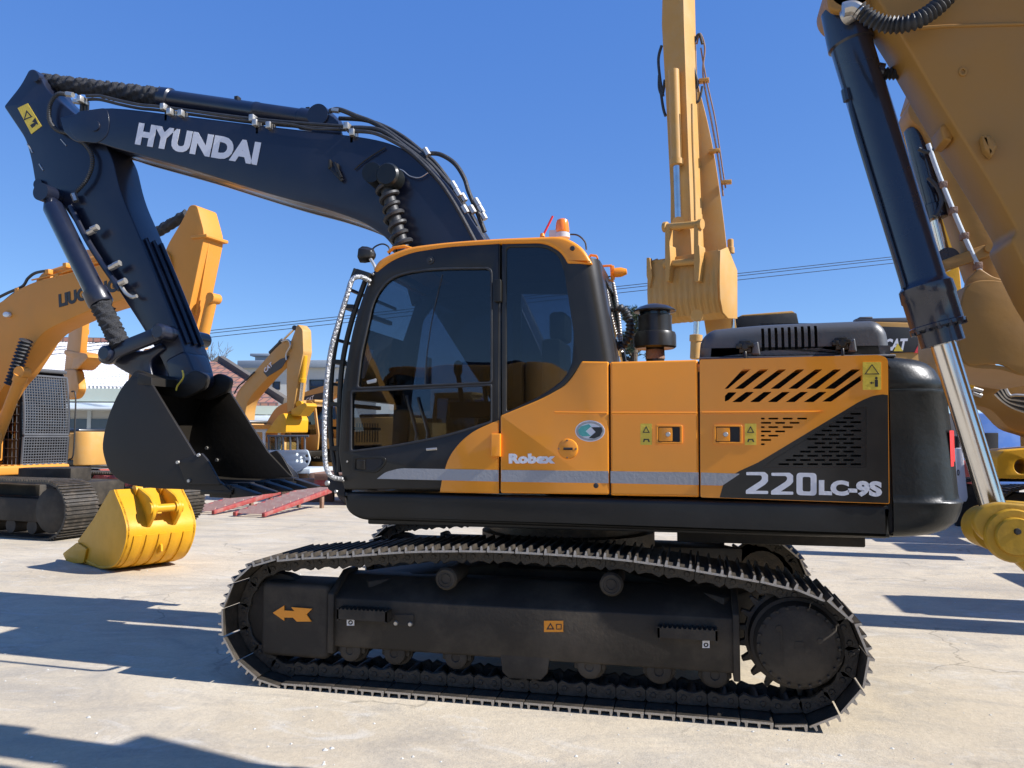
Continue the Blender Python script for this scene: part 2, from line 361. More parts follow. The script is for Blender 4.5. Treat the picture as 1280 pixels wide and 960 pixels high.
def ground_mat():
    m, N, L = new_mat('weathered_concrete'); b = N['Principled BSDF']; tc = N.new('ShaderNodeTexCoord')
    def noise(sc, det=8, rough=.6, loc=(0, 0, 0), stretch=(1, 1, 1), dist=0):
        mp = N.new('ShaderNodeMapping'); mp.inputs['Location'].default_value = loc; mp.inputs['Scale'].default_value = stretch
        L.new(tc.outputs['Object'], mp.inputs['Vector'])
        n = N.new('ShaderNodeTexNoise'); n.inputs['Scale'].default_value = sc; n.inputs['Detail'].default_value = det; n.inputs['Roughness'].default_value = rough; n.inputs['Distortion'].default_value = dist
        L.new(mp.outputs['Vector'], n.inputs['Vector']); return n.outputs['Fac']
    def ramp(f, a, c, ca=(0, 0, 0, 1), cc=(1, 1, 1, 1)):
        r = N.new('ShaderNodeValToRGB'); r.color_ramp.elements[0].position = a; r.color_ramp.elements[1].position = c
        r.color_ramp.elements[0].color = ca; r.color_ramp.elements[1].color = cc; L.new(f, r.inputs['Fac']); return r.outputs['Color']
    def mix(f, A, B, blend='MIX'):
        x = N.new('ShaderNodeMix'); x.data_type = 'RGBA'; x.blend_type = blend
        if isinstance(f, (int, float)): x.inputs['Factor'].default_value = f
        else: L.new(f, x.inputs['Factor'])
        for k, v in (('A', A), ('B', B)):
            if isinstance(v, tuple): x.inputs[k].default_value = v
            else: L.new(v, x.inputs[k])
        return x.outputs['Result']
    base = ramp(noise(.35, 10, .62, dist=.4), .32, .70, (.47, .395, .28, 1), (.60, .52, .385, 1))
    st = ramp(noise(1.1, 10, .74, (3, 1, 0), (1, 1.6, 1), .9), .46, .66)
    base = mix(mixv(N, L, st, .75), base, (.33, .30, .25, 1))
    wh = ramp(noise(2.3, 10, .72, (9, 4, 0), (.6, 1.2, 1), 1.2), .54, .72)
    br_ = ramp(noise(.55, 9, .7, (21, 4, 0), (1, 1.3, 1), .6), .50, .68)
    base = mix(mixv(N, L, br_, .35), base, (.46, .37, .25, 1))
    base = mix(mixv(N, L, wh, .7), base, (.60, .57, .50, 1))
    fine = ramp(noise(28, 8, .75), .3, .75, (.86, .86, .86, 1), (1.10, 1.10, 1.10, 1))
    base = mix(1.0, base, fine, 'MULTIPLY')
    sp = ramp(noise(75, 2, .5), .66, .72)
    base = mix(mixv(N, L, sp, .3), base, (.16, .14, .11, 1))
    # tyre / track smears running along X
    tr = ramp(noise(.9, 6, .6, (2, 7, 0), (.18, 1.8, 1), .2), .55, .70)
    base = mix(mixv(N, L, tr, .5), base, (.30, .275, .235, 1))
    # cracks
    vo = N.new('ShaderNodeTexVoronoi'); vo.feature = 'DISTANCE_TO_EDGE'; vo.inputs['Scale'].default_value = .42
    wp = N.new('ShaderNodeTexNoise'); wp.inputs['Scale'].default_value = 1.6; wp.inputs['Detail'].default_value = 6; L.new(tc.outputs['Object'], wp.inputs['Vector'])
    va = N.new('ShaderNodeVectorMath'); va.operation = 'MULTIPLY_ADD'; L.new(wp.outputs['Color'], va.inputs[0]); va.inputs[1].default_value = (1.0, 1.0, 0); L.new(tc.outputs['Object'], va.inputs[2])
    L.new(va.outputs[0], vo.inputs['Vector'])
    ck = ramp(vo.outputs['Distance'], .0, .006, (1, 1, 1, 1), (0, 0, 0, 1))
    gate = ramp(noise(.6, 3, .5, (7, 7, 0)), .47, .56)
    ckm = N.new('ShaderNodeMath'); ckm.operation = 'MULTIPLY'; L.new(ck, ckm.inputs[0]); L.new(gate, ckm.inputs[1])
    base = mix(mixv(N, L, ckm.outputs[0], .6), base, (.15, .13, .10, 1))
    L.new(base, b.inputs['Base Color']); b.inputs['Roughness'].default_value = .82; b.inputs['Specular IOR Level'].default_value = .35
    h1 = noise(9, 9, .7); h2 = noise(80, 4, .6)
    ad = N.new('ShaderNodeMath'); ad.operation = 'MULTIPLY_ADD'; L.new(h2, ad.inputs[0]); ad.inputs[1].default_value = .25; L.new(h1, ad.inputs[2])
    bp = N.new('ShaderNodeBump'); bp.inputs['Strength'].default_value = .35; bp.inputs['Distance'].default_value = .03
    L.new(ad.outputs[0], bp.inputs['Height']); L.new(bp.outputs['Normal'], b.inputs['Normal'])
    return m
def mixv(N, L, f, k):
    m = N.new('ShaderNodeMath'); m.operation = 'MULTIPLY'; L.new(f, m.inputs[0]); m.inputs[1].default_value = k; return m.outputs[0]

# ------------------------------------------------------------------ ground, sky, sun
gm = bpy.data.meshes.new('concrete_yard'); S = 2500
gm.from_pydata([(-S, -S, 0), (S, -S, 0), (S, S, 0), (-S, S, 0)], [], [(0, 1, 2, 3)])
gm.materials.append(ground_mat()); go = bpy.data.objects.new('ground', gm); COL.objects.link(go); go['kind'] = 'structure'
SUN_EL, SUN_T = R(38), R(2.6)       # light travels towards -X, turned a little towards +Y
trav = Vector((-math.cos(SUN_EL)*math.cos(SUN_T), math.cos(SUN_EL)*math.sin(SUN_T), -math.sin(SUN_EL)))
sd = bpy.data.lights.new('sun', 'SUN'); sd.energy = 5.0; sd.angle = R(.53); sd.color = (1, .97, .95)
so = bpy.data.objects.new('sun', sd); COL.objects.link(so); so.rotation_euler = trav.to_track_quat('-Z', 'Y').to_euler()
wd = bpy.data.worlds.new('World'); scene.world = wd; wd.use_nodes = True
wn, wl = wd.node_tree.nodes, wd.node_tree.links
sky = wn.new('ShaderNodeTexSky'); sky.sky_type = 'NISHITA'; sky.sun_disc = False
sky.sun_elevation = SUN_EL; sdir = -trav
sky.sun_rotation = math.atan2(sdir.x, sdir.y)
sky.air_density = .7; sky.dust_density = 0; sky.ozone_density = 4.0; sky.altitude = 0
WS = .086
tin = wn.new('ShaderNodeMix'); tin.data_type = 'RGBA'; tin.blend_type = 'MULTIPLY'; tin.inputs['Factor'].default_value = 1; tin.inputs['B'].default_value = (.86, .83, .60, 1)
add = wn.new('ShaderNodeMix'); add.data_type = 'RGBA'; add.blend_type = 'ADD'; add.inputs['Factor'].default_value = 1; add.inputs['B'].default_value = (.016/.13, .10/.13, .45/.13, 1)
wl.new(sky.outputs[0], tin.inputs['A']); wl.new(tin.outputs['Result'], add.inputs['A'])
wl.new(add.outputs['Result'], wn['Background'].inputs['Color']); wn['Background'].inputs['Strength'].default_value = WS
scene.view_settings.view_transform = 'Standard'; scene.view_settings.look = 'None'; scene.view_settings.gamma = 1
scene.view_settings.exposure = 0.68
# ================================================================== main excavator
P0 = Pl((0, 0), 0)
def X(px, py, d=0.0): return P0.at(px, py, d)
gx = [P0.sz(275, 780)[0], P0.sz(1095, 830)[0]]
EX = thing('crawler_excavator', 'large orange and black excavator in the middle, navy boom, black bucket raised', 'excavator', (-1.1, 1.5, 0))

# ---- tracks
topline = [(279, 778), (286, 745), (300, 722), (320, 707), (372, 700), (432, 697), (500, 692), (559, 690.5), (620, 691), (680, 694), (740, 698), (783, 702), (840, 710), (893, 719),
           (950, 729), (1000, 741), (1038, 757), (1066, 782), (1080, 812), (1081, 842), (1066, 872), (1043, 893)]
tp = [Vector((q[0], q[1])) for q in (P0.sz(*p) for p in topline)]
xr = tp[-1].x-.06; xl = P0.sz(322, 846)[0]
zb = .040
tp = tp + [Vector((xr-.10, zb))]
for i in range(1, 12): tp.append(Vector((xr-.10+(xl-xr+.14)*i/11, zb)))
q = P0.sz(308, 836); tp.append(Vector((q[0]+.01, q[1]))); q = P0.sz(288, 812); tp.append(Vector(q))
loop = cr(tp, 8, True)
loop = resample([Vector((p.x, 0, p.y)) for p in loop], 49, True)
NSH = 49; PITCHM = (loop[1]-loop[0]).length
prof = [(-.097, 0), (.092, 0), (.096, .006), (.092, .012), (.074, .013), (.070, .040), (.058, .040), (.054, .013), (-.002, .013), (-.006, .040), (-.018, .040), (-.022, .013), (-.076, .013), (-.080, .040), (-.092, .040), (-.097, .013)]
k = PITCHM/.19*.965
def shoe_mesh():
    b = MB(); W = .60; n = len(prof); P = [(p[0]*k, p[1]) for p in prof]
    vs = [(u, 0, v) for u, v in P]+[(u, W, v) for u, v in P]
    b.add(vs, [(i, (i+1) % n, (i+1) % n+n, i+n) for i in range(n)], 0)
    # end caps as strips: plate, and three grouser ends (near ends brightened: wear plus sunlight put into the colour)
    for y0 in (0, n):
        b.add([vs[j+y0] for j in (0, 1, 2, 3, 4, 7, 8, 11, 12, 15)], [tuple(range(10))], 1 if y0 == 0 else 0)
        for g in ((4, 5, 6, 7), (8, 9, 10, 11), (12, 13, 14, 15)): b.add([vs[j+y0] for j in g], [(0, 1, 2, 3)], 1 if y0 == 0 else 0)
    me = b.mesh(); me.materials.append(M['shoe']); me.materials.append(M['worn_lit']); return me
def link_mesh():
    b = MB()
    for y in (.17, .40):
        pts = [(-.10, -.02), (-.085, -.004), (.085, -.004), (.10, -.02), (.10, -.075), (.07, -.10), (.02, -.082), (-.02, -.082), (-.07, -.10), (-.10, -.075)]
        b.prism([(u*k, y, v) for u, v in pts], (0, .035, 0))
        for u in (-.05, .05): b.lathe((u*k, y-.008, -.05), (0, 1, 0), [(0, .018), (.012, .018)], 10)
    b.lathe((.0, .205, -.05), (0, 1, 0), [(0, .03), (.195, .03)], 12)
    me = b.mesh(.004, 1)
    me.materials.append(M['shoe'])
    for p in me.polygons: p.use_smooth = True
    me.set_sharp_from_angle(angle=R(35)); return me
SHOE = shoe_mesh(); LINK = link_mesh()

def track2(Y0, near):
    S = lambda x, y: P0.sz(x, y, .13)
    x0 = S(415, 780)[0]; x1 = S(922, 780)[0]; zl0 = S(415, 812)[1]; zl1 = S(922, 838)[1]; zc0 = S(415, 752)[1]; zc1 = S(922, 768)[1]
    zl = (zl0+zl1)/2; zc = (zc0+zc1)/2; zt = zc+.13
    sgn = 1 if near else -1
    f = lambda y: Y0+y if near else Y0+.6-y
    b = MB()
    sec = [(.13, zl), (.12, zl+.02), (.12, zc), (.34, zt), (.50, zt), (.50, zl)]
    b.prism([(x0, f(y), z) for y, z in sec], (x1-x0, 0, 0))
    b.prism([(x0-.02, f(y), z) for y, z in [(.10, zl-.04), (.10, zc+.03), (.33, zt+.03), (.5, zt+.03), (.5, zl-.04)]], (.045, 0, 0))
    b.prism([(x1-.03, f(y), z) for y, z in [(.10, zl-.04), (.10, zc+.03), (.33, zt+.03), (.5, zt+.03), (.5, zl-.04)]], (.04, 0, 0))
    fo = b.build('track_frame', M['frame'], EX, .008)
    # idler guard block at the front, rounded nose
    g0 = S(327, 775)[0]; gz0 = S(325, 818)[1]; gz1 = S(325, 727)[1]
    plate('idler_guard', rnd([(g0, gz0), (x0-.02, gz0-.005), (x0-.02, gz1), (g0, gz1)], .05), P0, *( (Y0+.12, Y0+.45) if near else (Y0+.15, Y0+.48)), M['frame'], EX, .03, px=False, res=3)
    ax = (0, 1, 0)
    # idler wheel
    ic = (g0+.05, (gz0+gz1)/2)
    MB().lathe((ic[0], Y0+.19, ic[1]), ax, [(0, .06), (0, .22), (.02, .25), (.05, .25), (.06, .29), (.16, .29), (.17, .25), (.2, .25), (.22, .22), (.22, .06)], 40).build('idler_wheel', M['frame'], EX)
    # sprocket and final drive
    c = P0.sz(998, 808, .08); cx, cz = c
    w = MB(); n = 21; pts = []
    for i in range(n):
        for aa, rr in ((-.42, .295), (-.2, .345), (.2, .345), (.42, .295)):
            t = 2*PI*(i+aa*.5*1.1)/n; pts.append((cx+rr*math.cos(t), Y0+.27, cz+rr*math.sin(t)))
    w.prism(pts, (0, .06, 0)); w.build('drive_sprocket', M['shoe'], EX, .004)
    y0 = Y0+.07 if near else Y0+.53
    s = 1 if near else -1
    bo = MB().lathe((cx, y0, cz), (0, s, 0), [(0, .02), (0, .205), (.006, .215), (.012, .235), (.05, .245), (.08, .25), (.085, .27), (.26, .275)], 56)
    for i in range(24):
        t = 2*PI*i/24; bo.lathe((cx+.227*math.cos(t), y0-.010*s, cz+.227*math.sin(t)), (0, s, 0), [(0, .0085), (.025, .0085)], 6)
    for x, z in ((-.11, .10), (.12, .04)): bo.lathe((cx+x, y0-.006*s, cz+z), (0, s, 0), [(0, .017), (.02, .017)], 12)
    bo.box(P0, cx-.02, cx+.03, y0-.004, y0+.02, cz-.03, cz+.03)
    bo.box(P0, cx-.10, cx-.09, y0-.004, y0+.02, cz-.12, cz+.12)
    bo.build('final_drive', M['frame'], EX)
    # rollers
    for px, py in ((557, 724), (764, 731)):
        q = P0.sz(px, py, .10)
        MB().lathe((q[0], f(.10), q[1]), (0, s, 0), [(0, .03), (-.006, .03), (-.006, .034), (0, .036), (0, .05), (-.004, .052), (-.004, .062), (.012, .074), (.06, .074), (.07, .06), (.33, .06)], 28).build('carrier_roller', M['frame'], EX)
    xs = [442, 497, 573, 655, 738, 824, 893]
    for px in xs:
        q = P0.sz(px, 825, .2)[0]
        MB().lathe((q, f(.14), .245), (0, s, 0), [(0, .025), (-.008, .03), (-.008, .06), (0, .075), (.03, .08), (.07, .08), (.08, .1), (.11, .1), (.12, .08), (.3, .08)], 24).build('track_roller', M['frame'], EX)
        MB().box(P0, q-.10, q+.10, f(.16) if near else f(.2), f(.2) if near else f(.16), .22, zl+.01).build('roller_bracket', M['frame'], EX, .01)
    gp = [P0.sz(x, y, .12) for x, y in [(625, 818), (687, 822), (684, 842), (676, 850), (636, 848), (628, 840)]]
    hole = [P0.sz(x, y, .12) for x, y in [(637, 816), (676, 819), (672, 833), (664, 838), (648, 837), (640, 831)]]
    plate('roller_guard', [gp, hole] if False else [gp], P0, *((Y0+.12, Y0+.15) if near else (Y0+.45, Y0+.48)), M['frame'], EX, .005, px=False)
    # steps
    for (a, bb) in (((422, 760), (484, 779)), ((822, 783), (897, 803))):
        p = P0.sz(*a, .05); q = P0.sz(*bb, .05)
        st = MB(); dd = (Y0+.04, Y0+.125) if near else (Y0+.475, Y0+.56)
        st.box(P0, p[0], q[0], dd[0], dd[0]+.006, q[1]+.01, p[1]-.012) if near else None
        st.box(P0, p[0], p[0]+.012, dd[0], dd[1], q[1], p[1]); st.box(P0, q[0]-.012, q[0], dd[0], dd[1], q[1], p[1])
        st.box(P0, p[0], q[0], dd[0], dd[1], p[1]-.012, p[1]-.006)
        nt = 11
        for i in range(nt):
            xx = p[0]+.03+(q[0]-p[0]-.06)*i/(nt-1); st.add([(xx-.008, dd[0], p[1]-.006), (xx+.008, dd[0], p[1]-.006), (xx, dd[0], p[1]+.006), (xx-.008, dd[1], p[1]-.006), (xx+.008, dd[1], p[1]-.006), (xx, dd[1], p[1]+.006)], [(0, 1, 2), (3, 5, 4), (0, 2, 5, 3), (1, 4, 5, 2)])
        st.build('frame_step', M['frame'], EX)
    # chain band
    tr = MB()
    tr.lathe((cx, Y0+.20, cz), ax, [(0, .10), (0, .2), (.2, .2), (.2, .1)], 24)
    tr = tr.build('track', M['shoe'], EX); L = base_of(tr)
    for i in range(NSH):
        p = loop[i]; a = loop[i-1]; c2 = loop[(i+1) % NSH]; T = (c2-a).normalized(); N = Vector((-T.z, 0, T.x))
        mt = Matrix(((T.x, 0, N.x), (0, 1, 0), (T.z, 0, N.z))).to_4x4(); mt.translation = Vector((p.x, Y0, p.z)) - L
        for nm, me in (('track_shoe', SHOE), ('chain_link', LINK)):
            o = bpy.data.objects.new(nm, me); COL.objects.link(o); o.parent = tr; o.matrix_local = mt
    return cx, cz, zl, zc, zt, ic
cx, cz, zl, zc, zt, ic = track2(0.0, True)
track2(2.39, False)
SC = Vector(((cx+ic[0])/2+.15, 1.495, 0))
u = MB()
u.box(P0, SC.x-.75, SC.x+.75, 1.495-.75, 1.495+.75, .50, .74)
for sx in (-1, 1):
    for sy in (-1, 1):
        a = Vector((SC.x+sx*.5, 1.495+sy*.55, .62)); b = Vector((SC.x+sx*1.3, 1.495+sy*1.1, .55)); u.bar(a, b, .42, .30)
u.build('centre_frame', M['frame'], EX, .02)
MB().lathe((SC.x, 1.495, .70), (0, 0, 1), [(0, .5), (0, .66), (.12, .66), (.13, .70), (.24, .70), (.25, .64), (.38, .64)], 48).build('slewing_ring', M['shoe'], EX)
# decals on the track frame
dF = .112
arrow = [(341, 766), (355, 757), (355, 763), (368, 764), (364, 759), (390, 761), (383, 768), (389, 777), (371, 777), (366, 772), (355, 772), (355, 776)]
plate('arrow_decal', arrow, P0, .108, .117, M['orange'], EX, .0)
plate('warning_sticker', rect(680, 776, 704, 790), P0, dF, .119, M['orange'], EX, 0)
plate('sticker_print', [[(683, 787), (688, 778.5), (693, 787)], [(685.3, 785.6), (690.7, 785.6), (688, 781)]], P0, .110, .112, M['blackink'], EX, 0)
plate('sticker_print', [rect(695, 780, 702, 787), rect(696, 781, 701, 786)], P0, .110, .112, M['blackink'], EX, 0)
for x, y in ((433.5, 773), (878, 801)):
    plate('tie_down_mark', [rect(x, y, x+9, y+9), ell(x+4.5, y+5.2, 3.2, 3, 16), ell(x+4.5, y+5.2, 1.4, 1.3, 12)], P0, .110, .119, M['white'], EX, 0)
for x, y in ((495, 779), (513, 780)):
    q = P0.at(x, y, .115); MB().lathe(q, (0, 1, 0), [(-.012, .003), (-.012, .012), (-.004, .017), (.01, .017)], 14).build('bolt_head', M['zinc'], EX)
plate('access_cover', rect(493, 768, 517, 783, 2), P0, .113, .123, M['frame'], EX, .002)

# ---- upper structure
dN = .12
XL = lambda x, y, d=dN: P0.sz(x, y, d)[0]
Zp = lambda x, y, d=dN: P0.sz(x, y, d)[1]
# base skirt
sk = rnd([(430, 616), (1112, 631), (1113, 656), (447, 633), (431, 628)], 0)
plate('side_skirt', rnd([(430, 615, 1), (1112, 631, 1), (1113, 673, 1), (449, 650, 14), (431, 638, 12)], 2), P0, dN, .34, M['sill'], EX, .025, res=3)
zb0 = Zp(1000, 668)+.03; zb1 = Zp(1000, 630)
MB().box(P0, XL(440, 640)+.02, XL(1113, 650), .33, 2.82, zb0, zb1).build('turntable_deck', M['sill'], EX, .02)
MB().box(P0, XL(440, 640)+.1, XL(1110, 650), dN+.035, dN+.06, zb0-.045, zb0+.03).build('skirt_lip', M['sill'], EX, .01)
# bottom plates below the skirt seen at the right
MB().box(P0, SC.x+.9, XL(1080, 680, .5), .45, 2.5, zb0-.14, zb0).build('belly_plate', M['frame'], EX, .01)

pb = .022
# cab side wall: black, with window openings
cab_out = rnd([(430, 612, 3), (423, 566, 0), (427, 489, 0), (441, 407, 30), (462, 345, 20), (476, 328, 12), (512, 314, 30), (560, 307, 20), (625, 303.5, 1), (623.5, 612, 1)], 0)
up_win = rnd([(447, 484, 4), (452, 442, 10), (468, 372, 30), (488, 347, 22), (520, 339, 24), (560, 336.5, 4), (613, 336, 8), (613, 477, 4)], 0)
lo_win = rnd([(440, 490, 3), (439, 563, 3), (494, 556, 40), (560, 543, 40), (613, 526, 3), (613, 482, 3)], 0)
door = plate('cab_door', [cab_out, up_win, lo_win], P0, dN, .17, M['black'], EX, .010, res=2)
q_out = rnd([(627, 303.5, 1), (681, 303, 8), (703, 313, 16), (714, 345, 20), (722, 400, 20), (727, 455, 2), (716, 470, 10), (706, 483, 20), (680, 499, 20), (627, 524, 1)], 0)
q_win = rnd([(633, 309, 6), (680, 308.5, 14), (698, 318, 16), (709, 350, 24), (718, 411, 30), (715, 457, 10), (704, 475, 14), (678, 494, 20), (633, 515, 4)], 0)
rp = plate('cab_rear_pillar_frame', [q_out, q_win], P0, dN+.004, .17, M['black'], EX, .006)
for nm, wn2, dd in (('door_window', up_win, .140), ('door_lower_window', lo_win, .140)):
    plate(nm, [[(x, y) for x, y in wn2]], P0, dd, dd+.006, M['glass'], door, 0)
plate('quarter_window', [q_win], P0, .135, .141, M['glass'], rp, 0)
plate('window_divider', rect(533, 339, 534.6, 480), P0, .134, .139, M['black'], door, 0) if False else None
hose('sliding_window_edge', P0, [(553, 343), (540, 400), (533, 450), (531, 480)], .138, .0035, M['rubber'], door)
plate('window_gasket', [rnd([(445, 486, 4), (450, 441, 10), (466, 370, 30), (486, 345, 22), (519, 336.6, 24), (560, 334, 4), (615.3, 333.5, 9), (615.3, 479, 5)], 0), up_win], P0, dN-.006, dN+.006, M['rubber'], door, .003)
plate('window_gasket', [rnd([(438, 488, 3), (436.5, 565.5, 4), (494, 558.5, 40), (561, 545.5, 40), (615, 528.5, 3), (615, 480, 3)], 0), lo_win], P0, dN-.006, dN+.006, M['rubber'], door, .003)
plate('door_window_latch', rnd([(458, 476), (470, 473), (470, 478), (459, 480)], 1), P0, .128, .139, M['zinc'], door, .001)
hn = plate('hinge', rect(617, 349, 626, 377, 1.5), P0, dN-.03, dN+.01, M['sill'], door, .004)
q = P0.at(538, 325.5, dN); MB().lathe(q, (0, 1, 0), [(-.02, .004), (-.02, .010), (-.008, .014), (-.008, .026), (.01, .028)], 20).build('door_stop', M['rubber'], door)
# door lower right orange swoosh
plate('door_orange_panel', rnd([(623.4, 525, 1), (606, 532, 10), (590, 540, 10), (574, 553, 14), (560, 572, 12), (552, 600, 6), (549.5, 615.5, 1), (623.4, 617, 1)], 0), P0, dN-.008, dN+.012, M['orange'], door, .006)
stripe = [(471, 598.5), (482, 590, 5), (500, 585.3, 6), (623.2, 587.5, 0), (623.2, 602, 0), (560, 600.5, 0)]
plate('door_stripe', rnd(stripe, 0), P0, dN-.011, dN-.0075, M['grey'], door, 0)
# recessed door handle
hb = plate('door_handle_recess', [rnd([(440, 571, 2), (478, 570, 6), (483, 574, 5), (480, 582, 8), (470, 592, 8), (440, 589, 3)], 2), rnd([(444, 573.5), (476, 572.5), (480, 576), (476, 583), (468, 589), (444, 587)], 2)], P0, dN-.008, dN+.004, M['sill'], door, .002)
plate('door_handle', rnd([(446, 575), (456, 575), (456, 587), (446, 586)], 1), P0, dN-.012, dN+.0, M['black'], door, .004)
plate('handle_pocket', rnd([(457, 574), (476, 573.5), (479, 577), (475, 583), (467, 588), (457, 587)], 1), P0, dN-.004, dN-.0015, M['dark'], door, 0)
hose('key_lock', P0, [(533, 562), (546, 561)], dN-.004, .009, M['zinc'], door)
# door vertical gap hinge (orange)
plate('hinge', rect(613.5, 542, 625.5, 571, 1), P0, dN-.03, dN+.004, M['orange'], door, .006)
hose('door_lock_bar', P0, [(625, 377), (625, 540)], dN+.01, .006, M['rubber'], door) 
# cab side body panel (orange), right of door
cp = rnd([(625.5, 519.5, 2), (680, 497, 24), (706, 482, 20), (717, 469, 12), (727, 451.5, 2), (760.5, 452, 2), (761.5, 618.5, 3), (625.5, 616.5, 3)], 0)
pnl = plate('cab_side_panel', cp, P0, dN-.010, .22, M['orange'], EX, .010, res=3)
plate('panel_stripe', [(626.5, 587.5), (760.3, 589), (760.5, 604), (626.5, 602.2)], P0, dN-.0135, dN-.0095, M['grey'], pnl, 0)
plate('panel_crease', rnd([(692, 514.4, .5), (759, 515.3, .5), (759, 517.3, .5), (694, 516.5, .5)], 0), P0, dN-.016, dN-.008, M['orange'], pnl, .0035)
text('panel_lettering', 'Robex', [(636, 579.5), (694, 579.5), (636, 567)], P0, dN-.0125, M['white'], pnl, bold=.065, th=.002, space=1.06)
q = P0.at(710, 561, dN-.01); rc = MB(); rc.lathe(q, (0, 1, 0), [(-.012, .004), (-.012, .055), (-.009, .062), (-.001, .066), (.01, .068)], 40); rc = rc.build('round_cover', M['orange'], pnl)
hose('cover_slot', P0, [(704.5, 561), (716, 561)], dN-.020, .009, M['dark'], rc)
for x, y in ((709, 550.5), (709, 572), (698.5, 561), (720, 561)): MB().lathe(P0.at(x, y, dN-.02), (0, 1, 0), [(-.004, .003), (-.004, .006), (.006, .006)], 8).build('cover_screw', M['rust'], rc)
q = P0.at(745, 607, dN-.01); MB().lathe(q, (0, 1, 0), [(-.006, .004), (-.006, .011), (-.004, .016), (.004, .017)], 20).build('door_rest', M['rubber'], pnl)
ov = plate('oval_sticker', ell(737.5, 538.8, 18.6, 13.3, 40), P0, dN-.0128, dN-.0095, M['white'], pnl, 0)
plate('sticker_ring', [ell(737.5, 538.8, 17.4, 12.2, 40), ell(737.5, 538.8, 14.6, 9.6, 40)], P0, dN-.0140, dN-.0126, M['grey'], ov, 0)
plate('sticker_logo', [(722.5, 538), (726, 533), (736, 530.2), (739, 533), (732, 539), (738.5, 545), (728, 545.5), (724, 543)], P0, dN-.0146, dN-.0127, M['teal'], ov, 0)
plate('sticker_logo', [(739, 534), (752, 534), (753, 539), (750, 545), (743, 548), (736, 547.6), (744.5, 540)], P0, dN-.0146, dN-.0127, M['blackink'], ov, 0)

# middle panel
mp_ = plate('service_door', rnd([(762.5, 452.3), (872, 449.5), (874.0, 621.5), (763.5, 619.5)], 2.5), P0, dN-.008, .30, M['orange'], EX, .014, res=3)
plate('panel_stripe', [(763.2, 589), (873.2, 590.6), (873.3, 606.3), (763.2, 604)], P0, dN-.0115, dN-.0075, M['grey'], mp_, 0)
plate('panel_crease', rnd([(764, 514.8), (871.5, 515.0), (871.5, 517.4), (764, 517.2)], .5), P0, dN-.014, dN-.006, M['orange'], mp_, .0035)
# rear panel with slots
rear = rnd([(874.6, 449.5), (1100, 443.5, 5), (1110, 448, 6), (1112, 630), (875.6, 621.7)], 2.5)
slots = []
for (a0, a1, t0, t1) in ((905.8, 909.8, 928.5, 938.5), (918.4, 929.2, 950.3, 960.8), (940.8, 950.9, 973.6, 983), (963.4, 974, 996, 1005.6), (985.5, 996.7, 1019.3, 1028), (1007.7, 1020.3, 1042.5, 1051.6), (1030.9, 1043.5, 1064.6, 1075.8)):
    slots.append(rnd([(a0, 486), (a1, 486), (t1, 461.7), (t0, 461.7)], 1.2, 3))
s2 = [rnd([(906, 495), (910.6, 490.3), (921, 490.3), (911, 500), (906.2, 502)], .8, 3)]
for (a0, a1, t0, t1) in ((915.3, 927, 932.8, 942.7), (937.4, 949, 955, 964.9), (959.6, 971.2, 978, 987.6), (982, 993.5, 1001, 1010.2), (1004.5, 1017.2, 1024, 1033.6)):
    s2.append(rnd([(a0, 502.6), (a1, 502.6), (t1, 489.8), (t0, 489.8)], 1.0, 3))
s2.append(rnd([(1027.7, 502), (1039.3, 502), (1077, 475.4), (1077, 468.6)], .8, 3))
tri = []
for r_ in range(7):
    y = 523.2+r_*5.35; xe = 1009-r_*8.9; x = 951.2 if r_ % 2 == 0 else 951.2
    segs = [(951.2, 956)] if r_ % 2 == 0 else [(951.2, 964)]
    x = 960.5 if r_ % 2 == 0 else 969
    while x+9 < xe+3: segs.append((x, min(x+12.5, xe))); x += 18
    for a, b in segs:
        if b-a > 2: tri.append(rnd([(a, y-1.1), (b, y-1.1), (b, y+1.1), (a, y+1.1)], 1.0, 3))
gr = []
for r_ in range(14):
    y = 512+r_*5.25
    xs0 = 947 + 0
    off = 0 if r_ % 2 == 0 else 9
    x = 946+off
    while x+12 < 1082:
        a, b = x, x+13.5
        # right of the diagonal between orange and black
        lim = 1058-(y-503)*1.52+14 if y < 600 else 940
        if a > max(lim, 0) and b < 1081 and a > 1058-(y-506)*1.40+4: gr.append(rnd([(a, y-1.2), (b, y-1.2), (b, y+1.2), (a, y+1.2)], 1.0, 3))
        x += 18
ghole = [(1083, 509), (1083, 584.5), (953, 584.5), (968, 573), (1071, 509)]
pr = plate('engine_door', [rear]+slots+s2+tri+[ghole], P0, dN-.008, dN+.03, M['orange'], EX, .0)
# black part of the engine door is paint on the same sheet: a thin proud skin with the same openings
blk = rnd([(1103.5, 493, 1), (1092, 494.5, 6), (1076, 501, 10), (948, 578, 0), (925, 588.5, 0), (1110.6, 588.5, 0), (1110, 494)], 0)
gb = plate('black_graphic', [blk, ghole], P0, dN-.0105, dN-.0082, M['black'], pr, 0)
gr = [g_ for g_ in gr if g_[0][1] < 581.5 and min(q[0] for q in g_) > (953+(584.5-g_[0][1])*1.304 if g_[0][1] > 573 else 968+(573-g_[0][1])*1.61)+1.5]
gin = [(1082.9, 509.1), (1082.9, 584.4), (953.3, 584.4), (968.2, 573.1), (1071.1, 509.1)]
plate('radiator_grille', [gin]+gr, P0, dN-.006, dN-.002, M['black'], pr, 0)
plate('black_graphic', rnd([(925, 588.5, 0), (912, 596, 6), (904, 606, 4), (899.5, 622, 1), (1111, 629, 1), (1110.6, 588.5, 0)], 0), P0, dN-.0105, dN-.0082, M['black'], pr, 0)
plate('panel_stripe', [(876, 590.7), (925, 592.2), (903, 607), (876, 606.3)], P0, dN-.0135, dN-.0106, M['grey'], pr, 0)
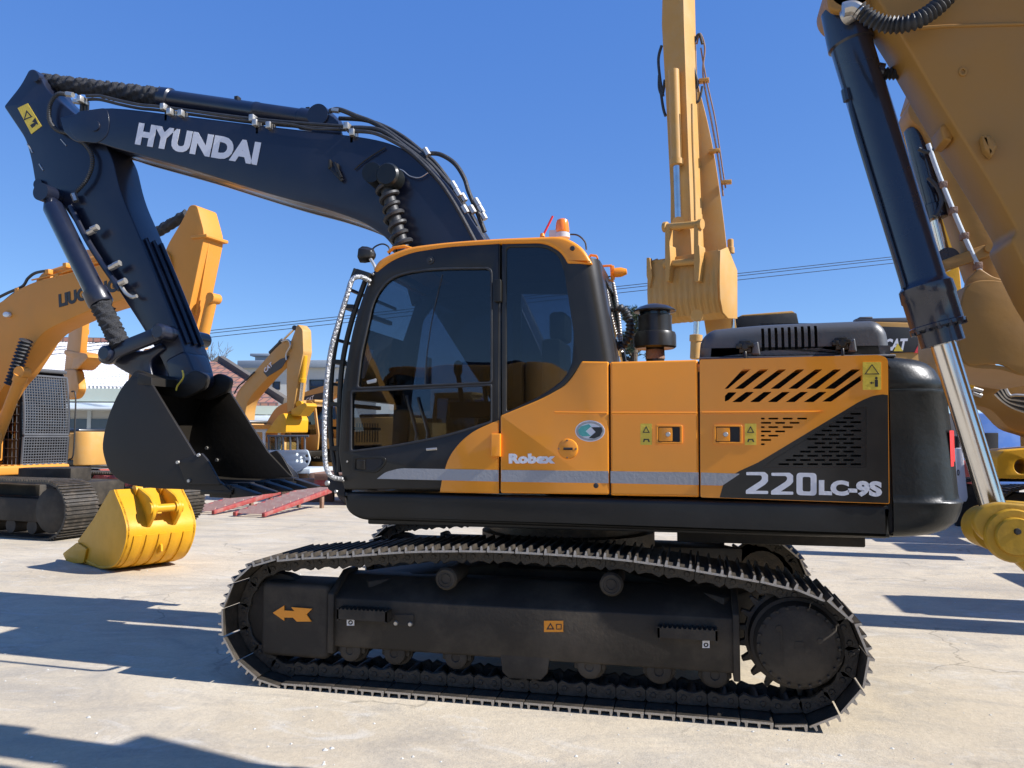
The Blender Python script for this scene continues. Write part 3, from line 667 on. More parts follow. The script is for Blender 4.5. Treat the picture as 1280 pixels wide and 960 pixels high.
plate('panel_crease', rnd([(877, 514.5), (1030, 513.6), (1018, 516), (877, 516.8)], .4), P0, dN-.014, dN-.006, M['orange'], pr, .0035)
cv = lambda pts, dx=0, sx=1, x0=0: [(860+(x0+(x-x0)*sx+dx)/4.74, 500+y/4.74) for x, y in pts]
two = [(345, 427), (455, 427), (474, 443), (474, 482), (458, 500), (400, 538), (475, 539), (475, 557), (343, 556), (343, 535), (428, 480), (438, 468), (438, 454), (430, 446), (345, 445)]
plate('model_lettering', rnd(cv(two), 1.2), P0, dN-.0135, dN-.0106, M['white'], pr, 0)
plate('model_lettering', rnd([(x, y+.9) for x, y in cv(two, 149, 1.0, 343)], 1.2), P0, dN-.0135, dN-.0106, M['white'], pr, 0)
plate('model_lettering', [rnd(cv([(643, 431), (762, 433), (762, 567), (643, 563)]), 5), rnd(cv([(679, 455), (727, 456), (727, 543), (679, 541)]), 2.5)], P0, dN-.0135, dN-.0106, M['white'], pr, 0)
text('model_lettering', 'LC-9S', [(1023.5, 619.3), (1102.5, 621.5), (1023.5, 599.8)], P0, dN-.0125, M['white'], pr, bold=.06, th=.003)
wy = plate('warning_sticker', rect(1078.4, 452.5, 1101.5, 487.3, 1), P0, dN-.0115, dN-.0078, M['yellowsticker'], pr, 0)
plate('sticker_print', [[(1080.5, 468), (1090, 455), (1099.5, 468)], [(1082.6, 466.9), (1097.4, 466.9), (1090, 456.8)]], P0, dN-.0125, dN-.0113, M['blackink'], wy, 0)
plate('sticker_print', rnd([(1093.5, 483.5), (1093.5, 474.5), (1097.5, 474.5), (1097.5, 483.5)], .8), P0, dN-.0125, dN-.0113, M['blackink'], wy, 0)
plate('sticker_print', ell(1095.5, 472.7, 1.7, 1.7, 12), P0, dN-.0125, dN-.0113, M['blackink'], wy, 0)
plate('sticker_print', [(1087, 478.5), (1090, 476.8), (1090, 478), (1092.5, 478), (1092.5, 479.2), (1090, 479.2), (1090, 480.4)], P0, dN-.0125, dN-.0113, M['blackink'], wy, 0)
for par, x0, x1, sx in ((mp_, 819.5, 853, 800.5), (pr, 891.5, 928, 931)):
    fr = plate('latch_surround', [rect(x0, 531, x1, 555, 2.5), rect(x0+3.2, 533.4, x1-3.2, 552.5, 1.5)], P0, dN-.018, dN-.006, M['orange'], par, .003)
    plate('latch_pocket', rect(x0+3, 533.2, x1-3, 552.7), P0, dN-.0095, dN-.0070, M['dark'], fr, 0)
    plate('latch_paddle', rect(x0+4.0, 534.4, x0+21, 551.6, 1), P0, dN-.017, dN-.0093, M['orange'], fr, .002)
    q = P0.at(x0+15.5, 543, dN-.017); MB().lathe(q, (0, 1, 0), [(-.007, .003), (-.007, .013), (-.001, .016)], 16).build('key_lock', M['zinc'], fr)
    st = plate('warning_sticker', rect(sx, 529.5, sx+14.5, 556.3, .8), P0, dN-.0115, dN-.0078, M['yellowsticker'], par, 0)
    plate('sticker_print', [[(sx+2.6, 541), (sx+7.2, 532.5), (sx+11.8, 541)], [(sx+4.3, 540), (sx+10, 540), (sx+7.2, 534.8)]], P0, dN-.0125, dN-.0113, M['blackink'], st, 0)
    plate('sticker_print', [(sx+3, 552.5), (sx+4.2, 548.6), (sx+10.5, 548.6), (sx+11.8, 552.5), (sx+10, 552.5), (sx+9, 550), (sx+5.6, 550), (sx+4.8, 552.5)], P0, dN-.0125, dN-.0113, M['blackink'], st, 0)
# engine bay behind the slots
zt0 = Zp(1000, 448)-.01; zbp = Zp(1000, 625)
xa = XL(880, 500); xb_ = XL(1111, 500)
rad = MB()
rad.box(P0, xa, xb_, .34, .40, zbp, zt0-.03)
n = 34
for i in range(n):
    z = zbp+.05+(zt0-zbp-.1)*i/(n-1); rad.box(P0, xa+.03, xb_-.03, .315, .345, z, z+.007)
for i in range(5):
    x = xa+.05+(xb_-xa-.1)*i/4; rad.box(P0, x-.012, x+.012, .30, .34, zbp, zt0-.04)
rad.build('radiator', M['dark'], EX)
# body shell: top deck, far side
XA = XL(762, 500); XB = XL(1113, 500)
sh = MB(); sh.box(P0, XA, XB, .145, 2.85, zt0-.06, zt0-.008); sh.box(P0, XA, XB, 2.80, 2.86, zb1, zt0-.06); sh.box(P0, XA, XA+.03, .32, 2.8, zb1, zt0-.06)
sh.box(P0, XB-.03, XB, .16, 2.8, zb1, zt0-.06)
sh.build('body_shell', M['orange'], EX, .01)
sh = MB(); sh.box(P0, XL(640, 500), XA-.02, 1.25, 2.85, zb1, zb1+.75); sh.build('storage_box', M['orange'], EX, .03)
# gap seals
MB().box(P0, XL(761, 540)-.015, XL(763, 540)+.02, dN+.03, .16, Zp(762, 619), Zp(762, 454)).build('panel_seal', M['dark'], EX)
MB().box(P0, XL(873, 540)-.02, XL(875, 540)+.02, dN+.032, .16, Zp(874, 621), Zp(874, 451)).build('panel_seal', M['dark'], EX)

# ---- hood
hd = .24
hood_out = rnd([(874, 449, 2), (876, 424, 8), (889, 411, 14), (955, 404.5, 30), (1097, 399, 12), (1110, 411, 12), (1116, 446, 2)], 0, 6)
cuts = []
for i in range(9):
    x = 955+i*8.45
    cuts.append((rnd([(x-1.9, 407.5-i*.45), (x+1.9, 407.3-i*.45), (x+2.8, 436-i*.45), (x-1.0, 437-i*.45)], 1), hd-.1, hd+.25))
hood = plate('engine_hood', hood_out, P0, hd, 1.75, M['hood'], EX, .07, res=5, cuts=cuts)
plate('hood_vent_backing', rect(950, 404, 1032, 438), P0, hd+.22, hd+.24, M['dark'], hood, 0)
plate('hood_flange', [(874, 446.5), (1120, 442.5), (1120, 446.0), (874, 450)], P0, hd-.04, 1.8, M['hood'], hood, .008)
for x, y in ((931, 434), (1052, 430)):
    b = MB(); q = P0.at(x, y, hd-.03)
    b.box(P0, q.x-.035, q.x+.035, q.y-.01, q.y+.05, q.z-.035, q.z+.04)
    b.box(P0, q.x-.055, q.x-.02, q.y-.03, q.y+.02, q.z-.01, q.z+.02); b.box(P0, q.x+.01, q.x+.05, q.y-.03, q.y+.02, q.z-.0, q.z+.025)
    b.tube([q+Vector((0, -.02, -.03)), q+Vector((0, -.03, -.085))], .011, 8)
    b.lathe(q+Vector((0, -.03, .0)), (0, 1, 0), [(0, .01), (0, .022), (.04, .022)], 12)
    b.build('hood_latch', M['black'], hood, .004)
    plate('latch_boss', rnd([(x+9, y-4), (x+17, y-8), (x+20, y+10), (x+8, y+10)], 3), P0, hd-.028, hd+.05, M['hood'], hood, .012)

# ---- counterweight
def cw_outline(inset, xb0, xr0, n=10, iy=.008):
    r = .30; pts = []
    y0, y1 = dN+iy, 2.87-iy; xe = xr0-inset
    pts.append((xb0, y0))
    for i in range(n+1):
        t = -PI/2+PI/2*i/n; pts.append((xe-r+r*math.cos(t)*1.0, y0+r*.8+r*.8*math.sin(t)))
    for i in range(1, 8):
        f_ = i/8; pts.append((xe+.16*math.sin(PI*f_), y0+.8*r+(y1-y0-1.6*r)*f_))
    for i in range(n+1):
        t = PI/2*i/n; pts.append((xe-r+r*math.cos(t), y1-r*.8+r*.8*math.sin(t)))
    pts.append((xb0, y1)); return pts
CX0 = XL(1114.5, 560); CXR = 1.555
zB, zT = Zp(1114, 673), Zp(1110, 444.5)
zc1_, zc2_ = Zp(1114, 628.5), Zp(1114, 488)
lv = [(zB, .22, .06), (zB+.012, .16, .035), (zB+.04, .095, .012), (zB+.09, .035, .002), (zc1_-.05, .008, 0), (zc1_-.012, 0, -.002), (zc1_-.003, -.004, -.006), (zc1_+.006, 0, -.004), (zc1_+.016, .014, .006), (zc1_+.05, .020, .007), (zc1_+.3, .032, .008), (zc2_-.025, .062, .010), (zc2_-.010, .054, .002), (zc2_+.004, .056, .003), (zc2_+.012, .078, .022), (zc2_+.022, .078, .020), (zc2_+.04, .074, .012), (zT-.13, .092, .018), (zT-.075, .118, .022), (zT-.035, .16, .032), (zT-.012, .21, .048), (zT, .27, .075)]
b = MB(); rings = []
for z, insx, insy in lv:
    o = cw_outline(insx, CX0, CXR, iy=insy)
    rings.append([Vector((x, y, z)) for x, y in o])
n = len(rings[0]); vs = [v for r_ in rings for v in r_]; fs = []
for i in range(len(rings)-1):
    for j in range(n): fs.append((i*n+j, i*n+(j+1) % n, (i+1)*n+(j+1) % n, (i+1)*n+j))
fs.append(tuple(range(n-1, -1, -1))); fs.append(tuple((len(rings)-1)*n+j for j in range(n)))
b.add(vs, fs); cw = b.build('counterweight', M['cwblack'], EX, ang=50)
bm = bmesh.new(); bm.from_mesh(cw.data); bm.to_mesh(cw.data); bm.free()
# red reflector on the rear corner
zr0, zr1 = Zp(1190, 584), Zp(1186, 538)
b = MB(); vs = []
ptsr = [cw_outline(.040, CX0, CXR)[i] for i in (7, 8, 9, 10, 11)]
for z in (zr0, zr1):
    for x, y in ptsr: vs.append((x+.008, y-.006, z))
b.add(vs, [(i, i+1, i+6, i+5) for i in range(4)])
b.build('reflector', M['redlens'], cw)
b = MB(); vs = []
ptsr = [cw_outline(.060, CX0, CXR)[i] for i in (9, 10, 11, 12)]; ptst = [cw_outline(.075, CX0, CXR)[i] for i in (9, 10, 11, 12)]
MB().box(P0, CX0-.035, CX0+.02, dN+.04, 2.8, zB+.02, zT-.05).build('counterweight_seal', M['dark'], cw)

# ---- cab shell
XC_t, XC_b = XL(748, 325), XL(770, 451)
zCt, zCb = Zp(740, 325), Zp(762, 452)
zW0 = zb1
def xc(z): return XC_b+(XC_t-XC_b)*(z-zCb)/(zCt-zCb)
CY1 = 1.12
# rear corner pillar
def corner(name, z0, z1, mat, r=.13, extra=0):
    b = MB(); vs = []; fs = []; K = 10; n = 9
    for i in range(K+1):
        z = z0+(z1-z0)*i/K; x = xc(z)+extra
        ring = [(XL(723, 451)+ (xc(z)-xc(zCb))*.93, dN-extra*.5)]+[(x-r+r*math.sin(PI/2*j/n), dN-extra*.5+r-r*math.cos(PI/2*j/n)) for j in range(n+1)]+[(x, dN+.22)]
        ring += [(x-.05, dN+.22)]+[(x-r+(r-.05)*math.sin(PI/2*j/n), dN+r-(r-.05)*math.cos(PI/2*j/n)) for j in range(n, -1, -1)]+[(ring[0][0], dN+.05)]
        vs += [(p[0], p[1], z) for p in ring]; m = len(ring)
    for i in range(K):
        for j in range(m): fs.append((i*m+j, i*m+(j+1) % m, (i+1)*m+(j+1) % m, (i+1)*m+j))
    fs.append(tuple(range(m-1, -1, -1))); fs.append(tuple(K*m+j for j in range(m)))
    return b.add(vs, fs).build(name, mat, EX, ang=45)
corner('cab_rear_corner', zCb-.01, zCt+.02, M['black'])
# rear wall with window
def rw(y, z, dx=0): return Vector((xc(z)+dx, y, z))
b = MB()
yo0, yo1 = dN+.20, CY1; zo0, zo1 = zCb-.35, zCt+.02; yi0, yi1, zi0, zi1 = dN+.27, CY1-.1, zCb+.02, zCt-.07
O = [(yo0, zo0), (yo1, zo0), (yo1, zo1), (yo0, zo1)]; I = [(yi0, zi0), (yi1, zi0), (yi1, zi1), (yi0, zi1)]
vs = [rw(y, z) for y, z in O]+[rw(y, z) for y, z in I]+[rw(y, z, -.04) for y, z in O]+[rw(y, z, -.04) for y, z in I]
fs = []
for j in range(4):
    k2 = (j+1) % 4
    fs += [(j, k2, 4+k2, 4+j), (8+k2, 8+j, 12+j, 12+k2), (4+j, 4+k2, 12+k2, 12+j), (k2, j, 8+j, 8+k2)]
b.add(vs, fs); rwall = b.build('cab_rear_wall', M['cwblack'], EX)
b = MB(); b.add([rw(y, z, -.012) for y, z in I]+[rw(y, z, -.017) for y, z in I], [(0, 1, 2, 3), (7, 6, 5, 4)]); b.build('rear_window', M['clearglass'], rwall)
# far wall and front
fwin = rnd([(455, 480), (470, 375), (495, 345), (700, 330), (712, 470)], 8)
sZ = lambda x, y: P0.sz(x, y, dN)
far = [sZ(*p) for p in rnd([(425, 612), (424, 566), (428, 489), (441, 407), (462, 345), (478, 328), (560, 312), (738, 312), (750, 380), (762, 452), (762, 612)], 0)]
fw = [sZ(*p) for p in rnd([(446, 560), (452, 480), (468, 375), (490, 345), (600, 335), (725, 335), (735, 452), (735, 560)], 6)]
fw2 = [sZ(*p) for p in rnd([(600, 330), (606, 330), (606, 600), (600, 600)], 1)]
farw = plate('cab_far_wall', [far, fw], P0, CY1-.05, CY1, M['black'], EX, .005, px=False)
MB().box(P0, sZ(600, 400)[0], sZ(612, 400)[0], CY1-.045, CY1-.005, sZ(600, 605)[1], sZ(600, 330)[1]).build('far_pillar', M['black'], farw)
plate('far_window', [fw], P0, CY1-.03, CY1-.025, M['glass'], farw, 0, px=False)
# front frame: A pillars are in the walls, cross bars here
for (x, y) in ((424, 600), (427, 492), (474, 331)):
    p = P0.at(x, y, dN); MB().box(P0, p.x, p.x+.06, dN+.05, CY1-.05, p.z-.04, p.z+.04).build('front_cross_bar', M['black'], EX, .01)
ws = [P0.at(x, y, dN) for x, y in ((427, 492), (441, 407), (462, 347), (474, 333))]
b = MB()
for i in range(3):
    p, q = ws[i], ws[i+1]; b.add([(p.x+.02, dN+.06, p.z), (q.x+.02, dN+.06, q.z), (q.x+.02, CY1-.06, q.z), (p.x+.02, CY1-.06, p.z)], [(0, 1, 2, 3)])
b.build('windscreen', M['clearglass'], EX)
# roof
roof_pts = rnd([(466, 337, 2), (472, 326, 6), (486, 317.5, 10), (512, 308, 20), (560, 302, 30), (625, 297.5, 20), (704, 294.5, 16), (728, 308, 14), (741, 330, 4), (709, 329.5, 2), (701, 315, 14), (681, 303.5, 14), (626, 304.5, 4), (560, 308.5, 20), (512, 316, 20), (487, 327, 14), (470, 341, 3)], 0, 5)
roof = plate('cab_roof', roof_pts, P0, dN-.012, CY1+.02, M['orange'], EX, .022, res=4)
rs = [P0.at(x, y, dN) for x, y in ((500, 314), (560, 305), (625, 300.5), (704, 298), (733, 318))]
MB().box(P0, rs[1].x-.25, rs[3].x+.02, dN+.05, CY1-.03, rs[0].z-.07, rs[1].z-.01).build('roof_lining', M['dark'], roof)
q = P0.at(716, 311, dN-.0); MB().lathe(q, (0, 1, 0), [(-.02, .003), (-.02, .014), (-.004, .02), (.02, .02)], 20).build('roof_plug', M['rubber'], roof)
# wiper / bracket bits on roof front (orange ring)
MB().tube([P0.at(485, 316, .3), P0.at(492, 310, .3), P0.at(505, 308, .3), P0.at(515, 311, .3)], .012).build('roof_rail', M['orange'], roof)

# beacon
q = P0.at(703, 296, .45); qz = q.z+.01
bc = MB(); bc.lathe((q.x, q.y, qz-.02), (0, 0, 1), [(0, .055), (.03, .055), (.035, .045), (.04, .045)], 28); bc.box(P0, q.x-.09, q.x-.03, q.y-.03, q.y+.03, qz-.02, qz+.035); bc = bc.build('beacon_base', M['lamp'], roof)
MB().lathe((q.x, q.y, qz+.018), (0, 0, 1), [(0, .046), (.01, .05), (.07, .044), (.09, .038), (.1, .022), (.102, .003)], 28).build('beacon_lens', M['amber'], bc)
hose('beacon_cable', P0, [(710, 293), (722, 294), (731, 302), (733, 312)], .45, .006, M['rubber'], bc)
hose('antenna', P0, [(679, 294), (691, 270)], .5, .008, M['redlens'], roof)
MB().lathe(P0.at(678, 297, .5), (0, 0, 1), [(0, .02), (.03, .015)], 12).build('antenna_base', M['orange'], roof)
# rear work lamp brackets
lb = MB()
for pts, d in (([(735, 325), (738, 319), (746, 320), (747, 324)], .3), ([(748, 333), (765, 332), (766, 350)], .75), ([(757, 350), (767, 351)], .75)):
    w = lp(P0, pts, d, smooth=False); 
    for i in range(len(w)-1): lb.bar(w[i], w[i+1], .03, .012)
lb = lb.build('lamp_bracket', M['orange'], roof, .002)
q = P0.at(768, 341, .75); MB().lathe(q, (1, 0, .05), [(-.02, .01), (0, .035), (.05, .035), (.09, .02), (.092, .003)], 20).build('rear_lamp', M['orange'], lb)
hose('lamp_cable', P0, [(756, 341), (760, 346), (765, 344)], .75, .005, M['rubber'], lb)
# air hose behind cab
hose('intake_hose', P0, [(771, 384), (780, 388), (787, 402), (786, 420), (777, 434)], .95, .030, M['rubber'], EX, ribs=.03, n=12)
hose('coiled_cable', P0, [(766, 352), (770, 372), (774, 400), (777, 440)], 1.0, .014, M['zinc'], EX, ribs=.02)
# pre-cleaner
q = P0.at(819, 450, .85)
def zz(y): return P0.at(819, y, .85).z
sc_ = (P0.at(846, 400, .85)-P0.at(793, 400, .85)).length/2
o = Vector((q.x, q.y, 0))
pc = MB().lathe(o, (0, 0, 1), [(zz(451)-.05, sc_*.43), (zz(435), sc_*.43), (zz(436), sc_*.9), (zz(434), sc_), (zz(420), sc_*1.0), (zz(416), sc_*.95), (zz(415), sc_*.82), (zz(408), sc_*.80), (zz(395), sc_*.80), (zz(394), sc_*.7)], 40).build('pre_cleaner', M['black'], EX, ang=30)
MB().lathe(o, (0, 0, 1), [(zz(395), sc_*.72), (zz(388), sc_*.72)], 32).build('pre_cleaner_screen', M['clearglass'], pc)
MB().lathe(o, (0, 0, 1), [(zz(391), sc_*.8), (zz(390), sc_*1.0), (zz(388.5), sc_*1.01), (zz(384), sc_*.75), (zz(381), sc_*.4), (zz(380), .01)], 40).build('rain_cap', M['black'], pc)
MB().lathe(o, (0, 0, 1), [(zz(437.5), sc_*.44), (zz(448), sc_*.46), (zz(449), sc_*.46)], 24).build('intake_pipe', M['rust'], pc)

# cab interior
zf = Zp(500, 605); fx0, fx1 = XL(432, 560), XL(745, 560)
MB().box(P0, fx0, fx1, dN+.05, CY1-.05, zf-.03, zf+.02).build('cab_floor', M['dark'], EX)
st = MB(); sx = XL(600, 500)
st.box(P0, sx-.1, sx+.42, .38, .88, zf+.32, zf+.46); st.box(P0, sx+.36, sx+.50, .40, .86, zf+.44, zf+1.0); st.box(P0, sx+.40, sx+.52, .48, .78, zf+1.0, zf+1.2)
st.box(P0, sx-.02, sx+.32, .45, .8, zf+.02, zf+.32)
st = st.build('operator_seat', M['rubber'], EX, .03)
cn = MB()
for y0 in (.24, .90):
    cn.box(P0, sx-.25, sx+.35, y0, y0+.12, zf+.45, zf+.56); cn.tube([Vector((sx-.18, y0+.06, zf+.56)), Vector((sx-.21, y0+.06, zf+.76))], .018)
    cn.lathe((sx-.21, y0+.06, zf+.74), (0, 0, 1), [(0, .018), (.03, .03), (.09, .03), (.11, .01)], 14)
cn.build('control_console', M['dark'], EX, .01)
lv_ = MB()
for yy in (.5, .74):
    lv_.tube([Vector((fx0+.35, yy, zf)), Vector((fx0+.38, yy, zf+.35)), Vector((fx0+.30, yy, zf+.62))], .014)
lv_.box(P0, fx0+.15, fx0+.3, .45, .8, zf+.02, zf+.05)
lv_.build('travel_levers', M['zinc'], EX)
MB().box(P0, fx0+.28, fx0+.31, .95, 1.03, zf+.7, zf+.95).build('monitor', M['lamp'], EX, .01)
MB().box(P0, XL(640, 400), XL(646, 400), .4, .9, zf+.1, zf+1.7).build('rear_cab_trim', M['dark'], EX) if False else None

# handrail wrapped in silver + front guard frame
hr = lp(P0, [(462, 351), (450, 346), (440, 350), (434, 368), (424, 400), (414, 436), (408, 480), (405.5, 530), (406.5, 575), (410, 590), (417, 597), (427, 599)], [.1, .02, -.02]+[-.03]*7+[0, .1], 8)
MB().tube(hr, .017, 14).build('handrail', M['silver'], EX)
gf = MB()
for pts, r_ in (([(445, 336), (436, 362), (426, 400), (416, 455), (413, 520), (415, 560), (422, 600)], .018), ([(457, 350), (440, 400), (428, 455), (424, 520), (424, 590)], .020)):
    gf.tube(lp(P0, pts, .16, 6), r_, 8)
    gf.tube(lp(P0, pts, CY1-.1, 6), r_, 8)
for (x, y) in ((430, 383), (417, 452), (413.5, 505), (414, 560)):
    a = P0.at(x, y, .16); c = P0.at(x+14, y+1, .16); gf.bar(a, c, .05, .03); gf.bar(a, Vector((a.x, CY1-.1, a.z)), .03, .03)
for pz in ((437, 362), (421, 425), (414.5, 480), (414, 535)):
    a = P0.at(*pz, .16); gf.bar(a, Vector((a.x, CY1-.1, a.z)), .02, .02)
gf.build('front_guard', M['sill'], EX)
plate('mirror', rnd([(445.5, 335.5), (463, 341), (460, 347), (440, 346)], 1), P0, .08, .12, M['black'], EX, .003)
for x, y, r_ in ((466, 342.5, .011), (461, 356, .011), (425.5, 599, .008), (429, 601, .01), (409, 604, .02), (420, 614.5, .014), (434, 577, .008)):
    MB().lathe(P0.at(x, y, dN-.004), (0, 1, 0), [(-.008, .002), (-.008, r_*.7), (0, r_)], 12).build('bolt_head', M['zinc'], EX)
plate('front_step_bracket', rnd([(409, 596), (431, 594), (431, 622), (424, 619), (410, 612)], 2), P0, dN+.06, .3, M['dark'], EX, .005)
# roof front work lamp
q = P0.at(456, 319, .3)
b = MB(); b.lathe(q+Vector((.03, 0, -.0)), (-1, 0, .12), [(-.05, .02), (-.03, .05), (.02, .062), (.06, .062), (.065, .055)], 6)
wl_ = b.build('work_lamp', M['black'], EX, .004)
hose('lamp_bracket', P0, [(462, 322), (468, 332), (470, 340)], .28, .012, M['zinc'], wl_)
hose('lamp_cable', P0, [(463, 317), (468, 309), (478, 305), (486, 309), (487, 318)], .3, .006, M['rubber'], wl_)

# ---- boom
dB0, dB1 = 1.24, 1.74
ul = [(75, 147, 0), (100, 141), (140, 135), (230, 145), (320, 156), (380, 163), (449, 171), (486, 179), (512, 191), (539, 210), (566, 239), (590, 275), (612, 310), (640, 360), (690, 470), (722, 545)]
ll = [(700, 590), (672, 585), (600, 480), (540, 385), (510, 335), (488, 304), (473, 290), (449, 276), (406, 261), (350, 246), (300, 231), (230, 209), (150, 187), (120, 178), (95, 177), (80, 165)]
boom_px = [(p[0], p[1]) for p in ul]+ll
def hyb(pts): return [tuple(v) for v in cr([Vector((p[0], p[1])) for p in pts], 4)]
boom_px = hyb(ul)+hyb(ll)
boom = plate('boom', [boom_px], P0, dB0+.05, dB1-.05, M['boomblack'], EX, .012)
grow = lambda pts, k_: pts
plate('boom_side_plate', [boom_px], P0, dB0, dB0+.052, M['boomblack'], boom, .008)
plate('boom_side_plate', [[P0.sz(x, y, dB0) for x, y in boom_px]], P0, dB1-.052, dB1, M['boomblack'], boom, .008, px=False)
plate('boom_nose_plate', rnd([(98, 139, 4), (133, 134.5, 6), (137, 150, 14), (134, 170, 12), (122, 179, 6), (96, 176, 10), (84, 160, 10)], 4), P0, dB0-.006, dB0+.01, M['boomblack'], boom, .003)
text('boom_lettering', 'HYUNDAI', [(168.5, 180.5), (321.0, 206.8), (174.0, 153.2)], P0, dB0-.0035, M['white'], boom, bold=.062, th=.002, space=1.05)
# stick (arm)
dS0, dS1 = 1.33, 1.68
stick = rnd([(42.5, 86, 6), (51, 96, 10), (57, 110, 12), (68, 121, 10), (100, 148, 20), (138, 186, 20), (150, 240, 20), (175, 297, 30), (230, 435, 20), (240, 470, 12), (231, 488, 12), (214, 484, 12), (205, 455, 20), (180, 412, 20), (96, 283, 20), (82, 262, 6), (62, 240, 6), (51, 243, 8), (45, 236, 8), (39, 200, 10), (32, 174, 10), (4.5, 133, 3), (26, 106, 10), (36, 87, 6)], 4, 5)
st_ = plate('stick', stick, P0, dS0, dS1, M['boomblack'], EX, .012)
for dd in (dS0+.07, (dS0+dS1)/2, dS1-.07):
    pp = [P0.sz(x, y, dS0) for x, y in ((176, 296), (203, 362), (229, 428))]
    MB().tube(cr([Vector((a+.006, dd, z)) for a, z in pp], 6), .020, 8).build('stick_rib', M['boomblack'], st_)
plate('stick_end_plate', rnd([(206, 450, 6), (231, 437, 8), (243, 466, 8), (243, 482, 10), (228, 490, 12), (212, 486, 10)], 6), P0, dS0-.015, dS1-.06, M['boomblack'], st_, .02)
q0 = P0.at(247, 474, dS0-.02)
MB().lathe((P0.at(238, 474, dS0).x, dS0-.02, P0.at(238, 474, dS0).z), (0, 1, 0), [(0, .06), (.02, .085), (.26, .085), (.28, .06)], 24).build('bucket_hinge_boss', M['boomblack'], st_)
ws_ = plate('warning_sticker', [(22, 135), (34.5, 129), (52, 157.5), (39, 167.5)], P0, dS0-.004, dS0-.0005, M['yellowsticker'], st_, 0)
plate('sticker_print', [[(29.5, 150.5), (33, 137.5), (40.5, 146)], [(31.4, 148.2), (33.6, 140.3), (38.2, 145.6)]], P0, dS0-.0055, dS0-.0035, M['blackink'], ws_, 0)
plate('sticker_print', [(40, 152), (44, 147), (48, 156), (45, 155), (43, 158), (40, 160), (37.5, 156.5), (43, 153)], P0, dS0-.0055, dS0-.0035, M['blackink'], ws_, 0)
for p_, r_ in (((50, 231), .05), ((47, 98), .045)):
    q = P0.at(*p_, dS0); MB().lathe(q+Vector((0, -.03, 0)), (0, 1, 0), [(0, r_*.6), (0, r_), (.05, r_)], 20).build('pin_boss', M['boomblack'], st_)
q = P0.at(118, 157, dB0-.02); MB().lathe(q, (0, 1, 0), [(.0, .02), (.0, .05), (.03, .055)], 24).build('pin_boss', M['boomblack'], boom)
# weld strips on stick
for a, b_ in (((76, 174), (83, 182)), ((49, 205), (54, 213)), ((34, 180), (41, 191))):
    hose('weld_bead', P0, [a, b_], dS0-.002, .006, M['zinc'], st_)
# stick cylinder on top of the boom
dC = 1.49
sc = sleeve('stick_cylinder_rod_sleeve', P0, (53, 101), (206, 123), dC, .068, .088, M['sleeve'], EX, .22)
a = P0.at(203, 123, dC); b2 = P0.at(400, 152, dC)
ax = (b2-a); LN = ax.length
cy = MB().lathe(a, ax, [(0, .06), (0, .105), (.10, .108), (.115, .090), (LN*.6, .090), (LN*.6+.01, .095), (LN*.6+.04, .095), (LN*.6+.05, .09), (LN-.2, .09), (LN-.19, .10), (LN-.02, .10), (LN, .07)], 32).build('stick_cylinder', M['boomblack'], EX)
for x, y in ((297, 127), (386, 141)):
    q = P0.at(x, y, dC); MB().box(P0, q.x-.02, q.x+.02, q.y-.03, q.y+.03, q.z-.05, q.z+.045).build('hose_clamp', M['sill'], cy, .005)
q = P0.at(407, 152, dC); MB().lathe(q+Vector((0, -.16, 0)), (0, 1, 0), [(0, .05), (0, .10), (.32, .10), (.32, .05)], 28).build('cylinder_eye', M['boomblack'], cy)
plate('cylinder_bracket', rnd([(388, 168), (396, 147), (407, 141), (420, 148), (428, 170)], 6), P0, dC-.14, dC-.10, M['boomblack'], boom, .008)
plate('cylinder_bracket', rnd([(388, 168), (396, 147), (407, 141), (420, 148), (428, 170)], 6), P0, dC+.10, dC+.14, M['boomblack'], boom, .008)
# steel pipes along the boom
for k_, (dy, d_) in enumerate(((0, 1.25), (4.5, 1.29))):
    hose('hydraulic_pipe', P0, [(108, 120+dy), (125, 120+dy), (150, 126+dy), (175, 131+dy), (205, 134+dy), (320, 149+dy), (432, 158+dy)], d_, .015, M['rubber'], boom)
hose('hydraulic_pipe', P0, [(300, 150), (360, 155), (390, 161), (425, 161)], 1.22, .011, M['rubber'], boom)
for x, y in ((101, 124), (205, 134), (213, 140), (316, 148), (320, 154), (337, 157), (434, 158), (441, 166), (227, 142)):
    q = P0.at(x, y, 1.22); MB().box(P0, q.x-.025, q.x+.02, q.y-.03, q.y+.08, q.z-.03, q.z+.03).build('pipe_clamp', M['zinc'], boom, .006)
for x, y in ((102, 136), (208, 145), (322, 161), (440, 172)):
    q = P0.at(x, y, 1.25); MB().box(P0, q.x-.015, q.x+.015, q.y-.01, q.y+.08, q.z-.05, q.z+.10).build('pipe_stand', M['sill'], boom, .003)
# hoses over the boom shoulder
HS = [([(412, 139), (424, 137), (445, 145), (470, 155), (500, 175), (530, 197), (555, 223), (575, 250), (595, 285), (608, 305)], 1.36, .022),
      ([(424, 148), (455, 150), (480, 158), (505, 172), (530, 192), (545, 205), (565, 232), (590, 272), (606, 300)], 1.46, .020),
      ([(436, 160), (455, 160), (478, 164), (505, 183), (535, 207), (552, 228), (566, 246), (580, 270), (598, 302)], 1.27, .021),
      ([(440, 164), (466, 166), (490, 176), (515, 192), (545, 222), (562, 245), (578, 272), (594, 302)], 1.23, .017),
      ([(534, 192), (550, 193), (568, 204), (580, 222), (586, 240), (596, 264), (606, 290)], 1.40, .020),
      ([(545, 212), (560, 228), (575, 252), (590, 282), (600, 303)], 1.52, .018)]
for pts, d_, r_ in HS: hose('hydraulic_hose', P0, pts, d_, r_, M['rubber'], boom)
